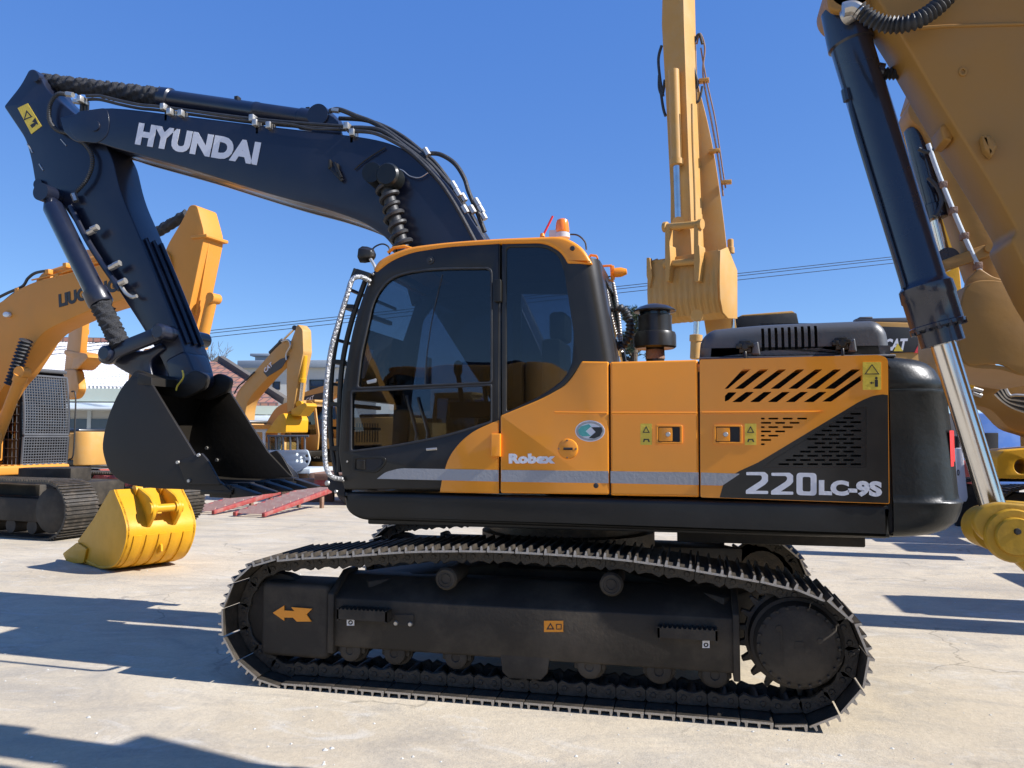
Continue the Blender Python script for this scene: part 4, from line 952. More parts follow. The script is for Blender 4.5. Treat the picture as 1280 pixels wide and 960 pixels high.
for x, y, d_ in ((420, 138, 1.36), (533, 190, 1.34), (567, 232, 1.3), (572, 241, 1.27), (579, 247, 1.3), (596, 253, 1.36), (601, 262, 1.36), (604, 270, 1.36), (590, 262, 1.28), (581, 262, 1.25)):
    q = P0.at(x, y, d_); t = Vector((.5, 0, -.85)) if x > 500 else Vector((1, 0, -.2)); MB().lathe(q-t*.035, t, [(0, .02), (0, .026), (.07, .026), (.07, .02)], 6).build('hose_fitting', M['zinc'], boom)
# bracket, hand hold and small hose on the boom face
b = MB(); q = P0.at(417, 207, dB0)
b.box(P0, q.x-.03, q.x-.01, dB0-.05, dB0, q.z-.04, q.z+.04); b.box(P0, q.x+.04, q.x+.06, dB0-.05, dB0, q.z-.09, q.z+.0); b.bar(P0.at(418, 203, dB0-.05), P0.at(427, 222, dB0-.05), .02, .02); b.bar(P0.at(414, 210, dB0-.05), P0.at(428, 226, dB0-.03), .02, .03)
b.build('boom_bracket', M['black'], boom, .003)
hose('grease_pipe', P0, [(443, 212), (452, 204), (460, 198), (482, 184)], dB0-.02, .007, M['black'], boom)
hose('grease_pipe', P0, [(495, 211), (503, 213), (512, 220), (524, 222), (535, 216)], dB0-.03, .005, M['zinc'], boom)
# boom cylinder with spiral wrap
q = P0.at(476, 225, dB0-.02)
MB().lathe((q.x, dB0-.22, q.z), (0, 1, 0), [(0, .04), (0, .085), (.23, .09)], 28).build('pin_boss', M['cwblack'], boom)
q = P0.at(490, 223, dB0-.12); MB().lathe((q.x, dB0-.24, q.z), (0, 1, 0), [(0, .03), (0, .085), (.02, .10), (.16, .10), (.18, .08)], 28).build('boom_cylinder_eye', M['cwblack'], EX)
w = [P0.at(482+ (503-482)*i/59*1.0+ (60 if False else 0), 232+(308-232)*i/59, dB0-.14) for i in range(60)]
end = P0.at(523, 380, dB0-.14)
b = MB(); b.tube([w[0], end], .055, 16); 
bcr = b.build('boom_cylinder', M['rubber'], EX)
b = MB(); T0 = w[0]; Tn = P0.at(509, 328, dB0-.14); axx = (Tn-T0).normalized(); s1 = axx.cross(Vector((0, 1, 0))).normalized(); s2_ = axx.cross(s1)
LL = (Tn-T0).length; turns = 8; K = turns*20; pts = []
for i in range(K):
    t = i/(K-1); a_ = 2*PI*turns*t; wob = 1+.12*math.sin(a_*.37); pts.append(T0+axx*LL*t+(s1*math.cos(a_)+s2_*math.sin(a_))*.072*wob)
b.tube(pts, .019, 6); b.build('spiral_hose_guard', M['rubber'], bcr)
# hose on the stick head
hose('hydraulic_hose', P0, [(82, 118), (72, 118), (63, 130), (62, 150), (72, 163), (90, 168), (104, 178), (114, 192), (115, 208), (108, 225), (95, 240)], [1.27]*11, .019, M['rubber'], st_, ribs=.02)
for x, y in ((86, 118), (93, 246), (96, 127)):
    q = P0.at(x, y, 1.28); MB().lathe(q, (.9, 0, -.2) if y < 200 else (.4, 0, -.9), [(-.03, .02), (-.03, .027), (.05, .027), (.05, .018)], 6).build('hose_fitting', M['zinc'], st_)
# bucket cylinder
dBC = 1.22
a = P0.at(66, 258, dBC); b2 = P0.at(127, 381, dBC); ax = b2-a; LN = ax.length
bcyl = MB().lathe(a, ax, [(-.08, .05), (0, .085), (.02, .092), (LN-.16, .092), (LN-.15, .112), (LN-.02, .112), (LN, .10)], 32).build('bucket_cylinder', M['boomblack'], EX)
q = P0.at(60, 243, dBC); MB().lathe(q+Vector((0, -.09, 0)), (0, 1, 0), [(0, .05), (0, .085), (.25, .085)], 24).build('cylinder_eye', M['boomblack'], bcyl)
sleeve('rod_sleeve', P0, (124, 377), (151, 432), dBC, .085, .082, M['sleeve'], bcyl, .2, k=50)
hose('cylinder_pipe', P0, [(88, 258), (112, 305), (142, 350), (150, 362)], dBC+.05, .028, M['boomblack'], bcyl)
hose('pipe_elbow', P0, [(150, 355), (157, 366), (165, 371), (171, 370)], dBC+.04, .018, M['zinc'], bcyl)
for x, y in ((114, 291), (118, 287), (141, 335), (146, 332), (153, 354), (61, 262), (64, 266)):
    q = P0.at(x, y, dBC+.02); MB().lathe(q-Vector((.03, 0, 0)), (1, 0, .35), [(0, .02), (0, .03), (.07, .03), (.07, .02)], 8).build('pipe_clamp', M['zinc'], bcyl)
# links
lk = plate('bucket_link', rnd([(121, 446, 10), (126, 432, 10), (140, 430, 8), (193, 409, 4), (203, 406, 7), (209, 416, 8), (200, 425, 6), (146, 446, 8), (136, 456, 8), (125, 454, 8)], 6), P0, 1.18, 1.24, M['boomblack'], EX, .012)
plate('bucket_link_far', [[P0.sz(x, y, 1.18) for x, y in rnd([(121, 446, 10), (126, 432, 10), (140, 430, 8), (193, 409, 4), (203, 406, 7), (209, 416, 8), (200, 425, 6), (146, 446, 8), (136, 456, 8), (125, 454, 8)], 6)]], P0, 1.77, 1.83, M['boomblack'], lk, .012, px=False).name = 'side_plate'
for x, y in ((133, 442), (200, 415)):
    q = P0.at(x, y, 1.18); MB().lathe((q.x, 1.14, q.z), (0, 1, 0), [(0, .03), (0, .055), (.02, .075), (.70, .075), (.72, .05)], 24).build('link_pin', M['boomblack'], lk)
plate('rocker_link', rnd([(133, 450, 8), (150, 436, 8), (178, 440, 14), (200, 428, 4), (206, 436, 4), (186, 452, 10), (190, 470, 6), (196, 490, 6), (176, 488, 10), (166, 470, 10), (150, 462, 10)], 5), P0, 1.30, 1.72, M['boomblack'], EX, .02)

# ---- bucket
dK0, dK1 = .92, 2.10
back = hyb([(178, 470), (165, 472), (156, 479), (145, 497), (134, 525), (128, 555), (131, 575), (138, 590), (156, 604), (190, 610), (235, 612), (290, 615)])
side = back[:-1]+[(288, 613), (272, 600), (243, 568), (187, 476)]
bk = plate('bucket', side, P0, dK0, dK0+.03, M['bucketblack'], EX, .006); 
sz_ = [Vector(P0.sz(x, y, dK0)) for x, y in back]
side_sz = [P0.sz(x, y, dK0) for x, y in side]
plate('bucket_side_plate', side_sz, P0, dK1-.03, dK1, M['bucketblack'], bk, .006, px=False)
inn = []
for i, p in enumerate(sz_):
    t = (sz_[min(i+1, len(sz_)-1)]-sz_[max(i-1, 0)]).normalized(); inn.append(p+Vector((-t.y, t.x))*.028)
shell = [tuple(p) for p in sz_]+[tuple(p) for p in reversed(inn)]
plate('bucket_shell', shell, P0, dK0+.01, dK1-.01, M['bucketblack'], bk, .002, px=False)
lipt = [P0.sz(x, y, dK0) for x, y in ((172, 466), (190, 472), (190, 482), (172, 480))]
plate('bucket_top_plate', lipt, P0, dK0-.005, dK1+.005, M['bucketblack'], bk, .006, px=False)
# ears carrying the hinge pins
ear = [P0.sz(x, y, dK0+.35) for x, y in rnd([(160, 480), (172, 462), (185, 466), (215, 480), (246, 462), (262, 470), (258, 486), (232, 498), (190, 492)], 6)]
for dd in (1.24, 1.60): plate('bucket_ear', ear, P0, dd, dd+.06, M['bucketblack'], bk, .01, px=False)
hz = P0.sz(250, 474, 1.27); fz = P0.sz(286, 487, 2.1)
# side cutters and teeth
for dd in (dK0-.025, dK1-.003):
    sc2 = [P0.sz(x, y, dK0-.025) for x, y in rnd([(222, 577, 2), (251, 566, 2), (259, 575, 4), (276, 606, 3), (233, 606, 2)], 0)]
    plate('side_cutter', sc2, P0, dd, dd+.028, M['bucketblack'], bk, .005, px=False)
for x, y in ((222, 578), (248, 569), (236, 601)): MB().lathe(P0.at(x, y, dK0-.03), (0, 1, 0), [(-.008, .004), (-.008, .014), (.01, .018)], 8).build('cutter_bolt', M['zinc'], bk)
for x, z in ((.02, .0), (.12, -.12), (-.05, -.14), (.05, -.25)):
    p = P0.at(256, 560, dK1-.03); MB().lathe((p.x+x*1.2, dK1-.045, p.z+z), (0, 1, 0), [(0, .004), (0, .016), (.02, .018)], 8).build('cutter_bolt', M['zinc'], bk)
lip = P0.sz(284, 614, dK0); l2 = P0.sz(250, 612.5, dK0)
MB().box(P0, l2[0], lip[0]+.04, dK0, dK1, lip[1]-.03, lip[1]+.012).build('cutting_edge', M['bucketblack'], bk, .006)
for i in range(5):
    yy = dK0+.07+(dK1-dK0-.14)*i/4; b = MB(); x0 = lip[0]-.10; z0 = lip[1]
    w0 = .055
    b.hexa([(x0-.08, yy-w0, z0-.055), (x0+.12, yy-w0, z0-.06), (x0+.12, yy+w0, z0-.06), (x0-.08, yy+w0, z0-.055), (x0-.08, yy-w0, z0+.05), (x0+.12, yy-w0, z0+.055), (x0+.12, yy+w0, z0+.055), (x0-.08, yy+w0, z0+.05)])
    b.hexa([(x0+.11, yy-.048, z0-.06), (x0+.36, yy-.04, z0-.035), (x0+.36, yy+.04, z0-.035), (x0+.11, yy+.048, z0-.06), (x0+.11, yy-.048, z0+.05), (x0+.36, yy-.04, z0-.02), (x0+.36, yy+.04, z0-.02), (x0+.11, yy+.048, z0+.05)])
    b.build('bucket_tooth', M['bucketblack'], bk, .006)
hose('hinge_hose', P0, [(228, 463), (229, 472), (222, 482), (220, 488)], 1.2, .008, M['yellowsticker'], EX)
# ================================================================== other machines
def Gpl(px, py, a, z=0.0):
    g = G(px, py, z); return Pl((g.x, g.y), a)
def shift(pl, s, d=0):
    o = pl.o+pl.t*s+pl.n*d; return Pl((o.x, o.y), math.degrees(pl.a))

def small_track(pl, par, s0, s1, d0, w, h=.85, mat=None):
    """crawler band with grousers, frame, wheels; s along the track, d across"""
    mat = mat or M['shoe']; r = h/2
    pts = []
    for i in range(13): t = PI/2+PI*i/12; pts.append((s0+r+r*math.cos(t), r+r*math.sin(t)))
    for i in range(13): t = -PI/2+PI*i/12; pts.append((s1-r+r*math.cos(t), r+r*math.sin(t)))
    lw = [Vector((x, 0, z)) for x, z in pts]; n = max(int((2*(s1-s0-h)+PI*h)/.19), 12); lw = resample(lw, n, True)
    b = MB()
    for i in range(n):
        p = lw[i]; q = lw[(i+1) % n]; T = (q-p).normalized(); N = Vector((T.z, 0, -T.x))
        if (p+q).z > 2*r and N.z < 0 and abs(N.z) > .1: N = -N
        c = Vector((((s0+s1)/2), 0, r)); 
        if (Vector(((p.x+q.x)/2, 0, (p.z+q.z)/2))-Vector((min(max(p.x, s0+r), s1-r), 0, r))).dot(N) < 0: N = -N
        a = [p, q, q-N*.03, p-N*.03]
        P = [pl.w(v.x, d0, v.z) for v in a]; b.prism(P, pl.n*w)
        for f_ in (.25, .6, .95):
            m0 = p.lerp(q, f_-.06); m1 = p.lerp(q, f_+.06)
            b.prism([pl.w(v.x, d0, v.z) for v in (m0, m1, m1+N*.028, m0+N*.028)], pl.n*w)
    tr = b.build('track', mat, par, smooth=False)
    b = MB(); b.box(pl, s0+r*1.6, s1-r*1.6, d0+.1, d0+w-.1, h*.28, h*.70)
    b.build('track_frame', M['frame'], tr, .03)
    for ss in (s0+r, s1-r):
        MB().lathe(pl.w(ss, d0+.06, r), pl.n, [(0, .1), (0, r*.55), (.04, r*.78), (w-.16, r*.78), (w-.12, r*.5)], 20).build('track_wheel', M['frame'], tr)
    k = 6
    for i in range(k):
        ss = s0+r*2+(s1-s0-4*r)*i/(k-1); MB().lathe(pl.w(ss, d0+.12, h*.2), pl.n, [(0, .05), (0, h*.13), (w-.3, h*.13)], 12).build('track_roller', M['frame'], tr)
    return tr

def body(pl, par, main, dark=None, s=1.0, heading=1, cab='far', hood_z=2.25, L0=-2.7, L1=1.6, cabmat=None, tracks=True, wide=2.75):
    """house of an excavator facing +t * heading, tracks below; local s runs along the plane"""
    dark = dark or M['black']; H = heading
    f = lambda a, b_: (min(a*H, b_*H)*s, max(a*H, b_*H)*s)
    if tracks:
        small_track(pl, par, -2.2*s, 2.2*s, 0, .6*s, .85*s); small_track(pl, par, -2.2*s, 2.2*s, 2.4*s, .6*s, .85*s)
        MB().box(pl, -.8*s, .8*s, .6*s, 2.4*s, .4*s, .8*s).build('centre_frame', M['frame'], par, .03)
        MB().lathe(pl.w(0, 1.5*s, .75*s), (0, 0, 1), [(0, .6*s), (.25*s, .6*s)], 28).build('slewing_ring', M['frame'], par)
    d0, d1 = .12*s, (.12+wide)*s
    a, b_ = f(L0+.45, L1); MB().box(pl, a, b_, d0+.05, d1-.05, 1.0*s, 1.2*s).build('turntable_deck', dark, par, .03)
    a, b_ = f(L0+.5, -.35); MB().box(pl, a, b_, d0, d1, 1.2*s, hood_z*s-.12).build('engine_housing', main, par, .05)
    a, b_ = f(L0+.7, -.8); MB().box(pl, a, b_, d0+.25, d1-.3, hood_z*s-.13, hood_z*s).build('engine_hood', dark, par, .06)
    a, b_ = f(L0+.7, -.5); bb = MB()
    for i in range(9): bb.box(pl, a+.1+(.9*i/9)*s, a+.15+(.9*i/9)*s, d0-.01, d0+.02, 1.35*s, 1.95*s)
    bb.build('side_grille', dark, par)
    # rounded counterweight
    o = []; n = 10; r = .45*s; e = L0*s; x1 = (L0+.5)*s
    prof2 = [(x1, d0)]+[(e+r-r*math.sin(PI/2*i/n), d0+r-r*math.cos(PI/2*i/n)) for i in range(n+1)]+[(e+r-r*math.cos(PI/2*i/n), d1-r+r*math.sin(PI/2*i/n)) for i in range(n+1)]+[(x1, d1)]
    bb = MB(); bb.prism([pl.w(x*H, d, 1.02*s) for x, d in prof2], (0, 0, (hood_z-.1-1.02)*s)); bb.build('counterweight', main, par, .06)
    # cab
    c0, c1 = (.10*s, 1.05*s) if cab == 'near' else (1.85*s, 2.8*s)
    zs, zt = 1.2*s, 2.95*s
    pr_ = [(-.15, 1.2), (L1-.05, 1.2), (L1, 1.75), (L1-.22, 2.75), (L1-.45, 2.93), (-.05, 2.95), (-.15, 2.2)]
    win = [(0.0, 1.75), (L1-.12, 1.75), (L1-.32, 2.68), (L1-.5, 2.78), (0.02, 2.78)]
    P_ = [(x*H*s, z*s) for x, z in pr_]; W_ = [(x*H*s, z*s) for x, z in win]
    for k, (u0, u1) in enumerate(((c0, c0+.05), (c1-.05, c1))):
        cabw = plate('cab_side_wall', [rnd(P_, .08), rnd(W_, .06)], pl, u0, u1, cabmat or main, par, .01, px=False)
        plate('cab_window', [rnd(W_, .06)], pl, (u0+u1)/2, (u0+u1)/2+.005, M['glass'], cabw, 0, px=False)
    a, b_ = f(-.12, L1-.3); MB().box(pl, a, b_, c0+.04, c1-.04, 2.88*s, 2.97*s).build('cab_roof', cabmat or main, par, .03)
    bb = MB()
    F_ = [(L1-.04, 1.22), (L1-.01, 1.75), (L1-.23, 2.73), (L1-.44, 2.9)]
    for i in range(3):
        (xa_, za_), (xb2, zb2) = F_[i], F_[i+1]
        bb.add([pl.w(xa_*H*s, c0+.06, za_*s), pl.w(xb2*H*s, c0+.06, zb2*s), pl.w(xb2*H*s, c1-.06, zb2*s), pl.w(xa_*H*s, c1-.06, za_*s)], [(0, 1, 2, 3)])
    bb.build('windscreen', M['glass'], par)
    a, b_ = f(-.13, L1-.1); MB().box(pl, a, b_, c0+.06, c1-.06, 1.2*s, 1.3*s).build('cab_floor', M['dark'], par)
    a, b_ = f(.2, .7); MB().box(pl, a, b_, c0+.25, c1-.25, 1.35*s, 2.2*s).build('operator_seat', M['dark'], par, .08)
    # storage side
    e0, e1 = (1.2*s, d1) if cab == 'near' else (d0, 1.0*s)
    a, b_ = f(-.4, .9); MB().box(pl, a, b_, e0, e1, 1.2*s, 1.95*s).build('tank_housing', main, par, .05)
    a, b_ = f(.95, L1-.05); MB().box(pl, a, b_, e0, e1, 1.2*s, 1.5*s).build('tool_box', main, par, .05)

def cylinder(name, A, B, r, par, mat, rodmat=None, split=.6, rr=.55):
    A = Vector(A); B = Vector(B); ax = B-A; L_ = ax.length
    c = MB().lathe(A, ax, [(-.02, r*.7), (0, r), (L_*split-.14, r), (L_*split-.13, r*1.22), (L_*split, r*1.22), (L_*split+.01, r*.8)], 24).build(name, mat, par)
    MB().lathe(A+ax.normalized()*(L_*split), ax, [(0, r*rr), (L_*(1-split), r*rr)], 20).build('piston_rod', rodmat or M['chrome'], c)
    n = Vector((0, 1, 0)); MB().lathe(B-n*r*.9, n, [(0, r*.6), (0, r*1.15), (r*1.8, r*1.15), (r*1.8, r*.6)], 20).build('rod_eye', mat, c)
    return c

# ---------------- loader-branded yellow excavator at the left
g = G(84, 678); LGp = Pl((g.x, g.y), -9); LGp = shift(LGp, -2.3)
LG = thing('crawler_excavator', 'yellow excavator with wire mesh guard on its cab, cut off by the left edge', 'excavator', LGp.o+LGp.n*1.5, 'excavators parked in the yard')
small_track(LGp, LG, -2.25, 2.25, 0, .6, .95); small_track(LGp, LG, -2.25, 2.25, 2.4, .6, .95)
MB().box(LGp, -.8, .8, .6, 2.4, .4, .85).build('centre_frame', M['frame'], LG, .03)
MB().lathe(LGp.w(0, 1.5, .8), (0, 0, 1), [(0, .6), (.3, .6)], 28).build('slewing_ring', M['frame'], LG)

MB().box(LGp, -3.4, -2.3, .15, 2.85, 1.2, 2.2).build('engine_housing', M['lgyellow'], LG, .08)
MB().box(LGp, -4.0, -3.4, .15, 2.85, 1.1, 2.2).build('counterweight', M['lgyellow'], LG, .2, seg=4)
cd0, cd1 = 1.80, 2.85
A0 = LGp.sz(-20, 600, cd0)
c_x0 = LGp.sz(26, 590, cd0)[0]; c_z0 = LGp.sz(30, 583, cd0)[1]; c_z1 = LGp.sz(30, 463, cd0)[1]
def lz(y, d=cd0): return LGp.sz(30, y, d)[1]
fx = LGp.sz(25, 520, cd0)[0]
MB().box(LGp, -2.2, fx-.45, .2, 2.8, 1.05, 1.2).build('turntable_deck', M['lgyellow'], LG, .03)
MB().box(LGp, fx-1.5, fx-.36, 1.05, 1.74, 1.2, 1.75).build('cab_side_housing', M['lgyellow'], LG, .03)
sidec = [(fx-1.5, lz(583)), (fx-.0, lz(583)), (fx+.02, lz(540)), (fx-.03, lz(500)), (fx-.10, lz(470)), (fx-.16, lz(463)), (fx-1.5, lz(460))]
sw = [(fx-1.35, lz(548)), (fx-.12, lz(548)), (fx-.17, lz(474)), (fx-1.35, lz(472))]
for u in (cd0, cd1-.05):
    w_ = plate('cab_side_wall', [sidec, sw], LGp, u, u+.05, M['dark'], LG, .01, px=False); plate('cab_window', [sw], LGp, u+.02, u+.025, M['glass'], w_, 0, px=False)
MB().box(LGp, fx-1.52, fx-.06, cd0-.02, cd1+.02, lz(463), lz(458)).build('cab_roof', M['hood'], LG, .03)
MB().box(LGp, fx-1.5, fx-.02, cd0+.04, cd1-.04, lz(583), lz(575)).build('cab_floor', M['dark'], LG)
MB().box(LGp, fx-1.45, fx-1.4, cd0+.04, cd1-.04, lz(583), lz(464)).build('cab_back_wall', M['dark'], LG)
MB().box(LGp, fx-.9, fx-.5, cd0+.3, cd1-.3, lz(575), lz(500)).build('operator_seat', M['mesh'], LG, .08)
bb = MB(); bb.add([LGp.w(fx-.02, cd0+.05, lz(583)), LGp.w(fx+.0, cd0+.05, lz(530)), LGp.w(fx-.14, cd0+.05, lz(466)), LGp.w(fx-.14, cd1-.05, lz(466)), LGp.w(fx+.0, cd1-.05, lz(530)), LGp.w(fx-.02, cd1-.05, lz(583))], [(0, 1, 4, 5), (1, 2, 3, 4)]); bb.build('windscreen', M['glass'], LG)
# mesh guard
gd = MB()
def fr_pt(v, z): # curved front surface
    zz_ = (z-lz(583))/(lz(463)-lz(583)); return LGp.w(fx+.06+.04*math.sin(PI*zz_*.8)-.14*max(0, zz_-.45)**1.3*2, v, z)
for (z0, z1) in ((lz(581), lz(546)), (lz(543), lz(468))):
    nz = int((z1-z0)/.055); nv = 17
    for j in range(nv+1):
        v = cd0+.04+(cd1-cd0-.08)*j/nv; gd.tube([fr_pt(v, z0+(z1-z0)*i/8) for i in range(9)], .011, 4)
    for i in range(nz+1):
        z = z0+(z1-z0)*i/nz; gd.tube([fr_pt(cd0+.04, z), fr_pt(cd1-.04, z)], .011, 4)
    for v in (cd0+.03, cd1-.03): gd.tube([fr_pt(v, z0+(z1-z0)*i/8) for i in range(9)], .025, 6)
    for z in (z0, z1): gd.tube([fr_pt(cd0+.03, z), fr_pt(cd1-.03, z)], .024, 6)
gd.build('wire_mesh_guard', M['mesh'], LG)
gd = MB(); z0, z1 = lz(582), lz(465)
for i in range(12):
    s_ = fx-.12*i/1.0-.02
    if s_ > fx-1.3: gd.tube([LGp.w(s_, cd0-.03, z0), LGp.w(s_-.06, cd0-.03, z1)], .007, 4)
for z in (z0+(z1-z0)*i/11 for i in range(12)): gd.tube([LGp.w(fx, cd0-.03, z), LGp.w(fx-1.3, cd0-.03, z)], .007, 4)
gd.build('side_mesh_guard', M['mesh'], LG)
hose('mirror_rail', LGp, [(93, 485), (99, 492), (100, 520), (99, 560), (97, 572), (90, 575)], 1.85, .016, M['blackink'], LG) if False else None
MB().tube(cr([LGp.w(fx+.1, cd1, lz(486)), LGp.w(fx+.22, cd1, lz(490)), LGp.w(fx+.24, cd1, lz(530)), LGp.w(fx+.22, cd1, lz(570)), LGp.w(fx+.1, cd1, lz(576))], 6), .016, 8).build('grab_rail', M['blackink'], LG)
MB().box(LGp, fx-.35, fx+.14, .95, cd1, lz(598, 1.2)+.02, lz(584, 1.2)).build('front_step', M['lgyellow'], LG, .04, seg=3)
st2 = MB()
for i in range(14): st2.box(LGp, fx-.30, fx+.10, 1.0+i*.13, 1.06+i*.13, lz(584, 1.2), lz(584, 1.2)+.015)
st2.build('step_tread', M['khaki'], LG)
MB().box(LGp, -2.2, LGp.sz(-45, 560, .2)[0], .15, .9, 1.25, 1.9).build('tank_housing', M['lgyellow'], LG, .05)
dL0, dL1 = 1.12, 1.58
bo_t = [(-160, 560), (-90, 440), (-40, 400), (0, 378), (20, 364), (45, 352), (95, 339), (150, 325), (200, 313), (212, 320)]
bo_b = [(214, 338), (198, 352), (160, 372), (118, 386), (85, 400), (60, 412), (47, 424), (38, 438), (20, 465), (0, 490), (-40, 560), (-90, 640), (-150, 640)]
lgb = plate('boom', [hyb(bo_t)+hyb(bo_b)], LGp, dL0, dL1, M['lgyellow'], LG, .012)
text('boom_lettering', 'LiuGONG'.upper(), [(74, 384.5), (147, 364), (73, 368)], LGp, dL0-.004, M['blackink'], lgb, bold=.055, th=.004)
plate('stick', [rnd([(228, 275, 8), (237, 256, 8), (246, 256, 6), (256, 293, 10), (240, 370, 10), (228, 425, 10), (218, 470, 6), (200, 470, 6), (205, 400, 10), (200, 335, 12), (208, 308, 12)], 6)], LGp, dL0+.05, dL1+.05, M['lgyellow'], LG, .012)
for dd in (dL0+.18, dL1-.08):
    plate('stick_rib', rnd([(250, 300), (262, 300), (246, 395), (236, 390)], 4), LGp, dd, dd+.03, M['lgyellow'], LG, .004)
MB().box(LGp, LGp.sz(236, 293, 1.1)[0], LGp.sz(256, 293, 1.1)[0], dL0+.02, dL1+.08, LGp.sz(250, 296, 1.1)[1], LGp.sz(250, 292, 1.1)[1]).build('stick_head_plate', M['lgyellow'], LG, .01)
sleeve('stick_cylinder_rod_sleeve', LGp, (150, 318), (234, 268), 1.38, .09, .09, M['sleeve'], LG, .15, k=50)
cylinder('stick_cylinder', LGp.at(60, 345, 1.38), LGp.at(155, 315, 1.38), .10, LG, M['lgyellow'], split=.97)
cylinder('bucket_cylinder', LGp.at(266, 368, 1.36), LGp.at(247, 452, 1.36), .095, LG, M['lgyellow'], split=.8)
MB().lathe(LGp.at(262, 372, 1.26), LGp.n, [(0, .09), (.2, .09)], 20).build('pin_boss', M['lgyellow'], LG)
plate('bucket', hyb([(180, 436), (208, 434), (212, 460), (200, 490), (180, 500), (160, 490), (162, 455)]), LGp, 1.0, 1.4, M['lgyellow'], LG, .03)
# boom cylinder at the front of the cab with a coil
cylinder('boom_cylinder', LGp.at(-8, 560, .9), LGp.at(28, 466, .9), .10, LG, M['lgyellow'], split=.97)
q0, q1 = LGp.at(14, 480, .9), LGp.at(33, 425, .9); w = [q0.lerp(q1, i/79) for i in range(80)]
MB().tube(w, [.10*(1+.22*math.cos(i*1.05)) for i in range(80)], 18).build('coiled_rod_guard', M['rubber'], LG, ang=70)
cylinder('boom_cylinder', LGp.at(-8, 560, 1.75), LGp.at(28, 466, 1.75), .10, LG, M['lgyellow'], split=.97)
for pts, r_ in (([(-10, 376), (10, 366), (28, 358), (35, 348), (45, 341), (62, 338)], .028), ([(-10, 392), (6, 376), (25, 362), (40, 358)], .02)):
    hose('hydraulic_hose', LGp, pts, 1.2, r_, M['rubber'], lgb)
hose('hydraulic_pipe', LGp, [(40, 350), (70, 343), (100, 334), (150, 321), (180, 312)], 1.16, .016, M['lgyellow'], lgb)
plate('boom_bracket', rnd([(44, 352), (53, 341), (62, 342), (64, 352)], 2), LGp, 1.2, 1.5, M['lgyellow'], lgb, .01)
for x, y in ((22, 363), (72, 346), (82, 332), (60, 340)):
    q = LGp.at(x, y, 1.15); MB().box(LGp, *sorted(((q-LGp.o).dot(LGp.t)-.05, (q-LGp.o).dot(LGp.t)+.05)), 1.12, 1.22, q.z-.04, q.z+.05).build('pipe_clamp', M['lgyellow'], lgb, .01)
plate('work_light', ell(7, 393, 4, 3.5, 16), LGp, dL0-.06, dL0, M['lamp'], lgb, .01)

# ---------------- bright yellow bucket resting on the yard
g = G(122, 711); YB = Pl((g.x, g.y), -28)
YBo = thing('excavator_bucket', 'bright yellow bucket lying on the concrete below the raised black bucket', 'bucket', YB.o)
bp_ = [(76, 700), (98, 712), (125, 711), (140, 708), (152, 690), (160, 660), (152, 640), (147, 618), (138, 614), (118, 650), (97, 678)]
bpx = hyb([(125, 711), (143, 708), (154, 690), (159, 664), (154, 640), (146, 620)])
side_ = bpx+[(143, 612), (137, 613), (117, 648), (97, 676), (104, 704)]
W_B = .86
side_s = [YB.sz(x, y, 0) for x, y in side_]
side_s = [(a, max(z, .012)) for a, z in side_s]
bkt = plate('bucket_side_plate', side_s, YB, 0, .035, M['yellow'], YBo, .006, px=False)
plate('bucket_side_plate', side_s, YB, W_B-.035, W_B, M['yellow'], YBo, .006, px=False)
bs = [Vector(YB.sz(x, y, 0)) for x, y in bpx]+[Vector(YB.sz(143, 612))]; bs = [Vector((p.x, max(p.y, .012))) for p in bs]
bs = [Vector(YB.sz(100, 708)).lerp(bs[0], .0)]+bs if False else bs
inn = []
for i, p in enumerate(bs):
    t = (bs[min(i+1, len(bs)-1)]-bs[max(i-1, 0)]).normalized(); inn.append(p+Vector((-t.y, t.x))*.03)
e0 = YB.sz(100, 706); 
shell = [(e0[0]-.1, .012+.06)]+[tuple(p) for p in bs]+[tuple(p) for p in reversed(inn)]+[(e0[0]-.1, .012+.10)]
plate('bucket_shell', shell, YB, -.008, W_B+.008, M['yellow'], YBo, .004, px=False)
# wear straps, ears, pin tube, lug, teeth
for k in range(5):
    dd = .12+k*(W_B-.24)/4-.04
    sp_ = bs[:int(len(bs)*.55)]; out = [p-Vector((-(sp_[min(i+1, len(sp_)-1)]-sp_[max(i-1, 0)]).normalized().y, (sp_[min(i+1, len(sp_)-1)]-sp_[max(i-1, 0)]).normalized().x))*.014 for i, p in enumerate(sp_)]
    plate('wear_strap', [tuple(p) for p in out]+[tuple(p) for p in reversed(sp_)], YB, dd, dd+.10, M['yellow'], YBo, .002, px=False)
top = bs[-1]; mid = bs[int(len(bs)*.62)]
for dd in (.24, .56):
    e = [(mid.x+.0, mid.y-.05), (mid.x+.16, mid.y+.12), (mid.x+.17, mid.y+.24), (mid.x+.05, mid.y+.34), (top.x+.10, top.y+.02), (top.x-.06, top.y+.0), (top.x-.04, top.y-.12)]
    plate('bucket_ear', rnd(e, .05), YB, dd, dd+.045, M['yellow'], YBo, .008, px=False)
    MB().lathe(YB.w(mid.x+.09, dd-.02, mid.y+.20), YB.n, [(0, .03), (0, .075), (.085, .075), (.085, .03)], 20).build('pin_boss', M['yellow'], YBo)
    MB().lathe(YB.w(top.x+.05, dd-.02, top.y-.02), YB.n, [(0, .03), (0, .07), (.085, .07), (.085, .03)], 20).build('pin_boss', M['yellow'], YBo)
MB().lathe(YB.w(mid.x+.09, .24, mid.y+.20), YB.n, [(0, .05), (.34, .05)], 20).build('pin_tube', M['yellow'], YBo)
lg_ = bs[int(len(bs)*.38)]
plate('lifting_lug', [(lg_.x-.02, lg_.y-.08), (lg_.x+.09, lg_.y-.03), (lg_.x+.08, lg_.y+.05), (lg_.x-.02, lg_.y+.09)], YB, .42, .45, M['yellow'], YBo, .008, px=False)
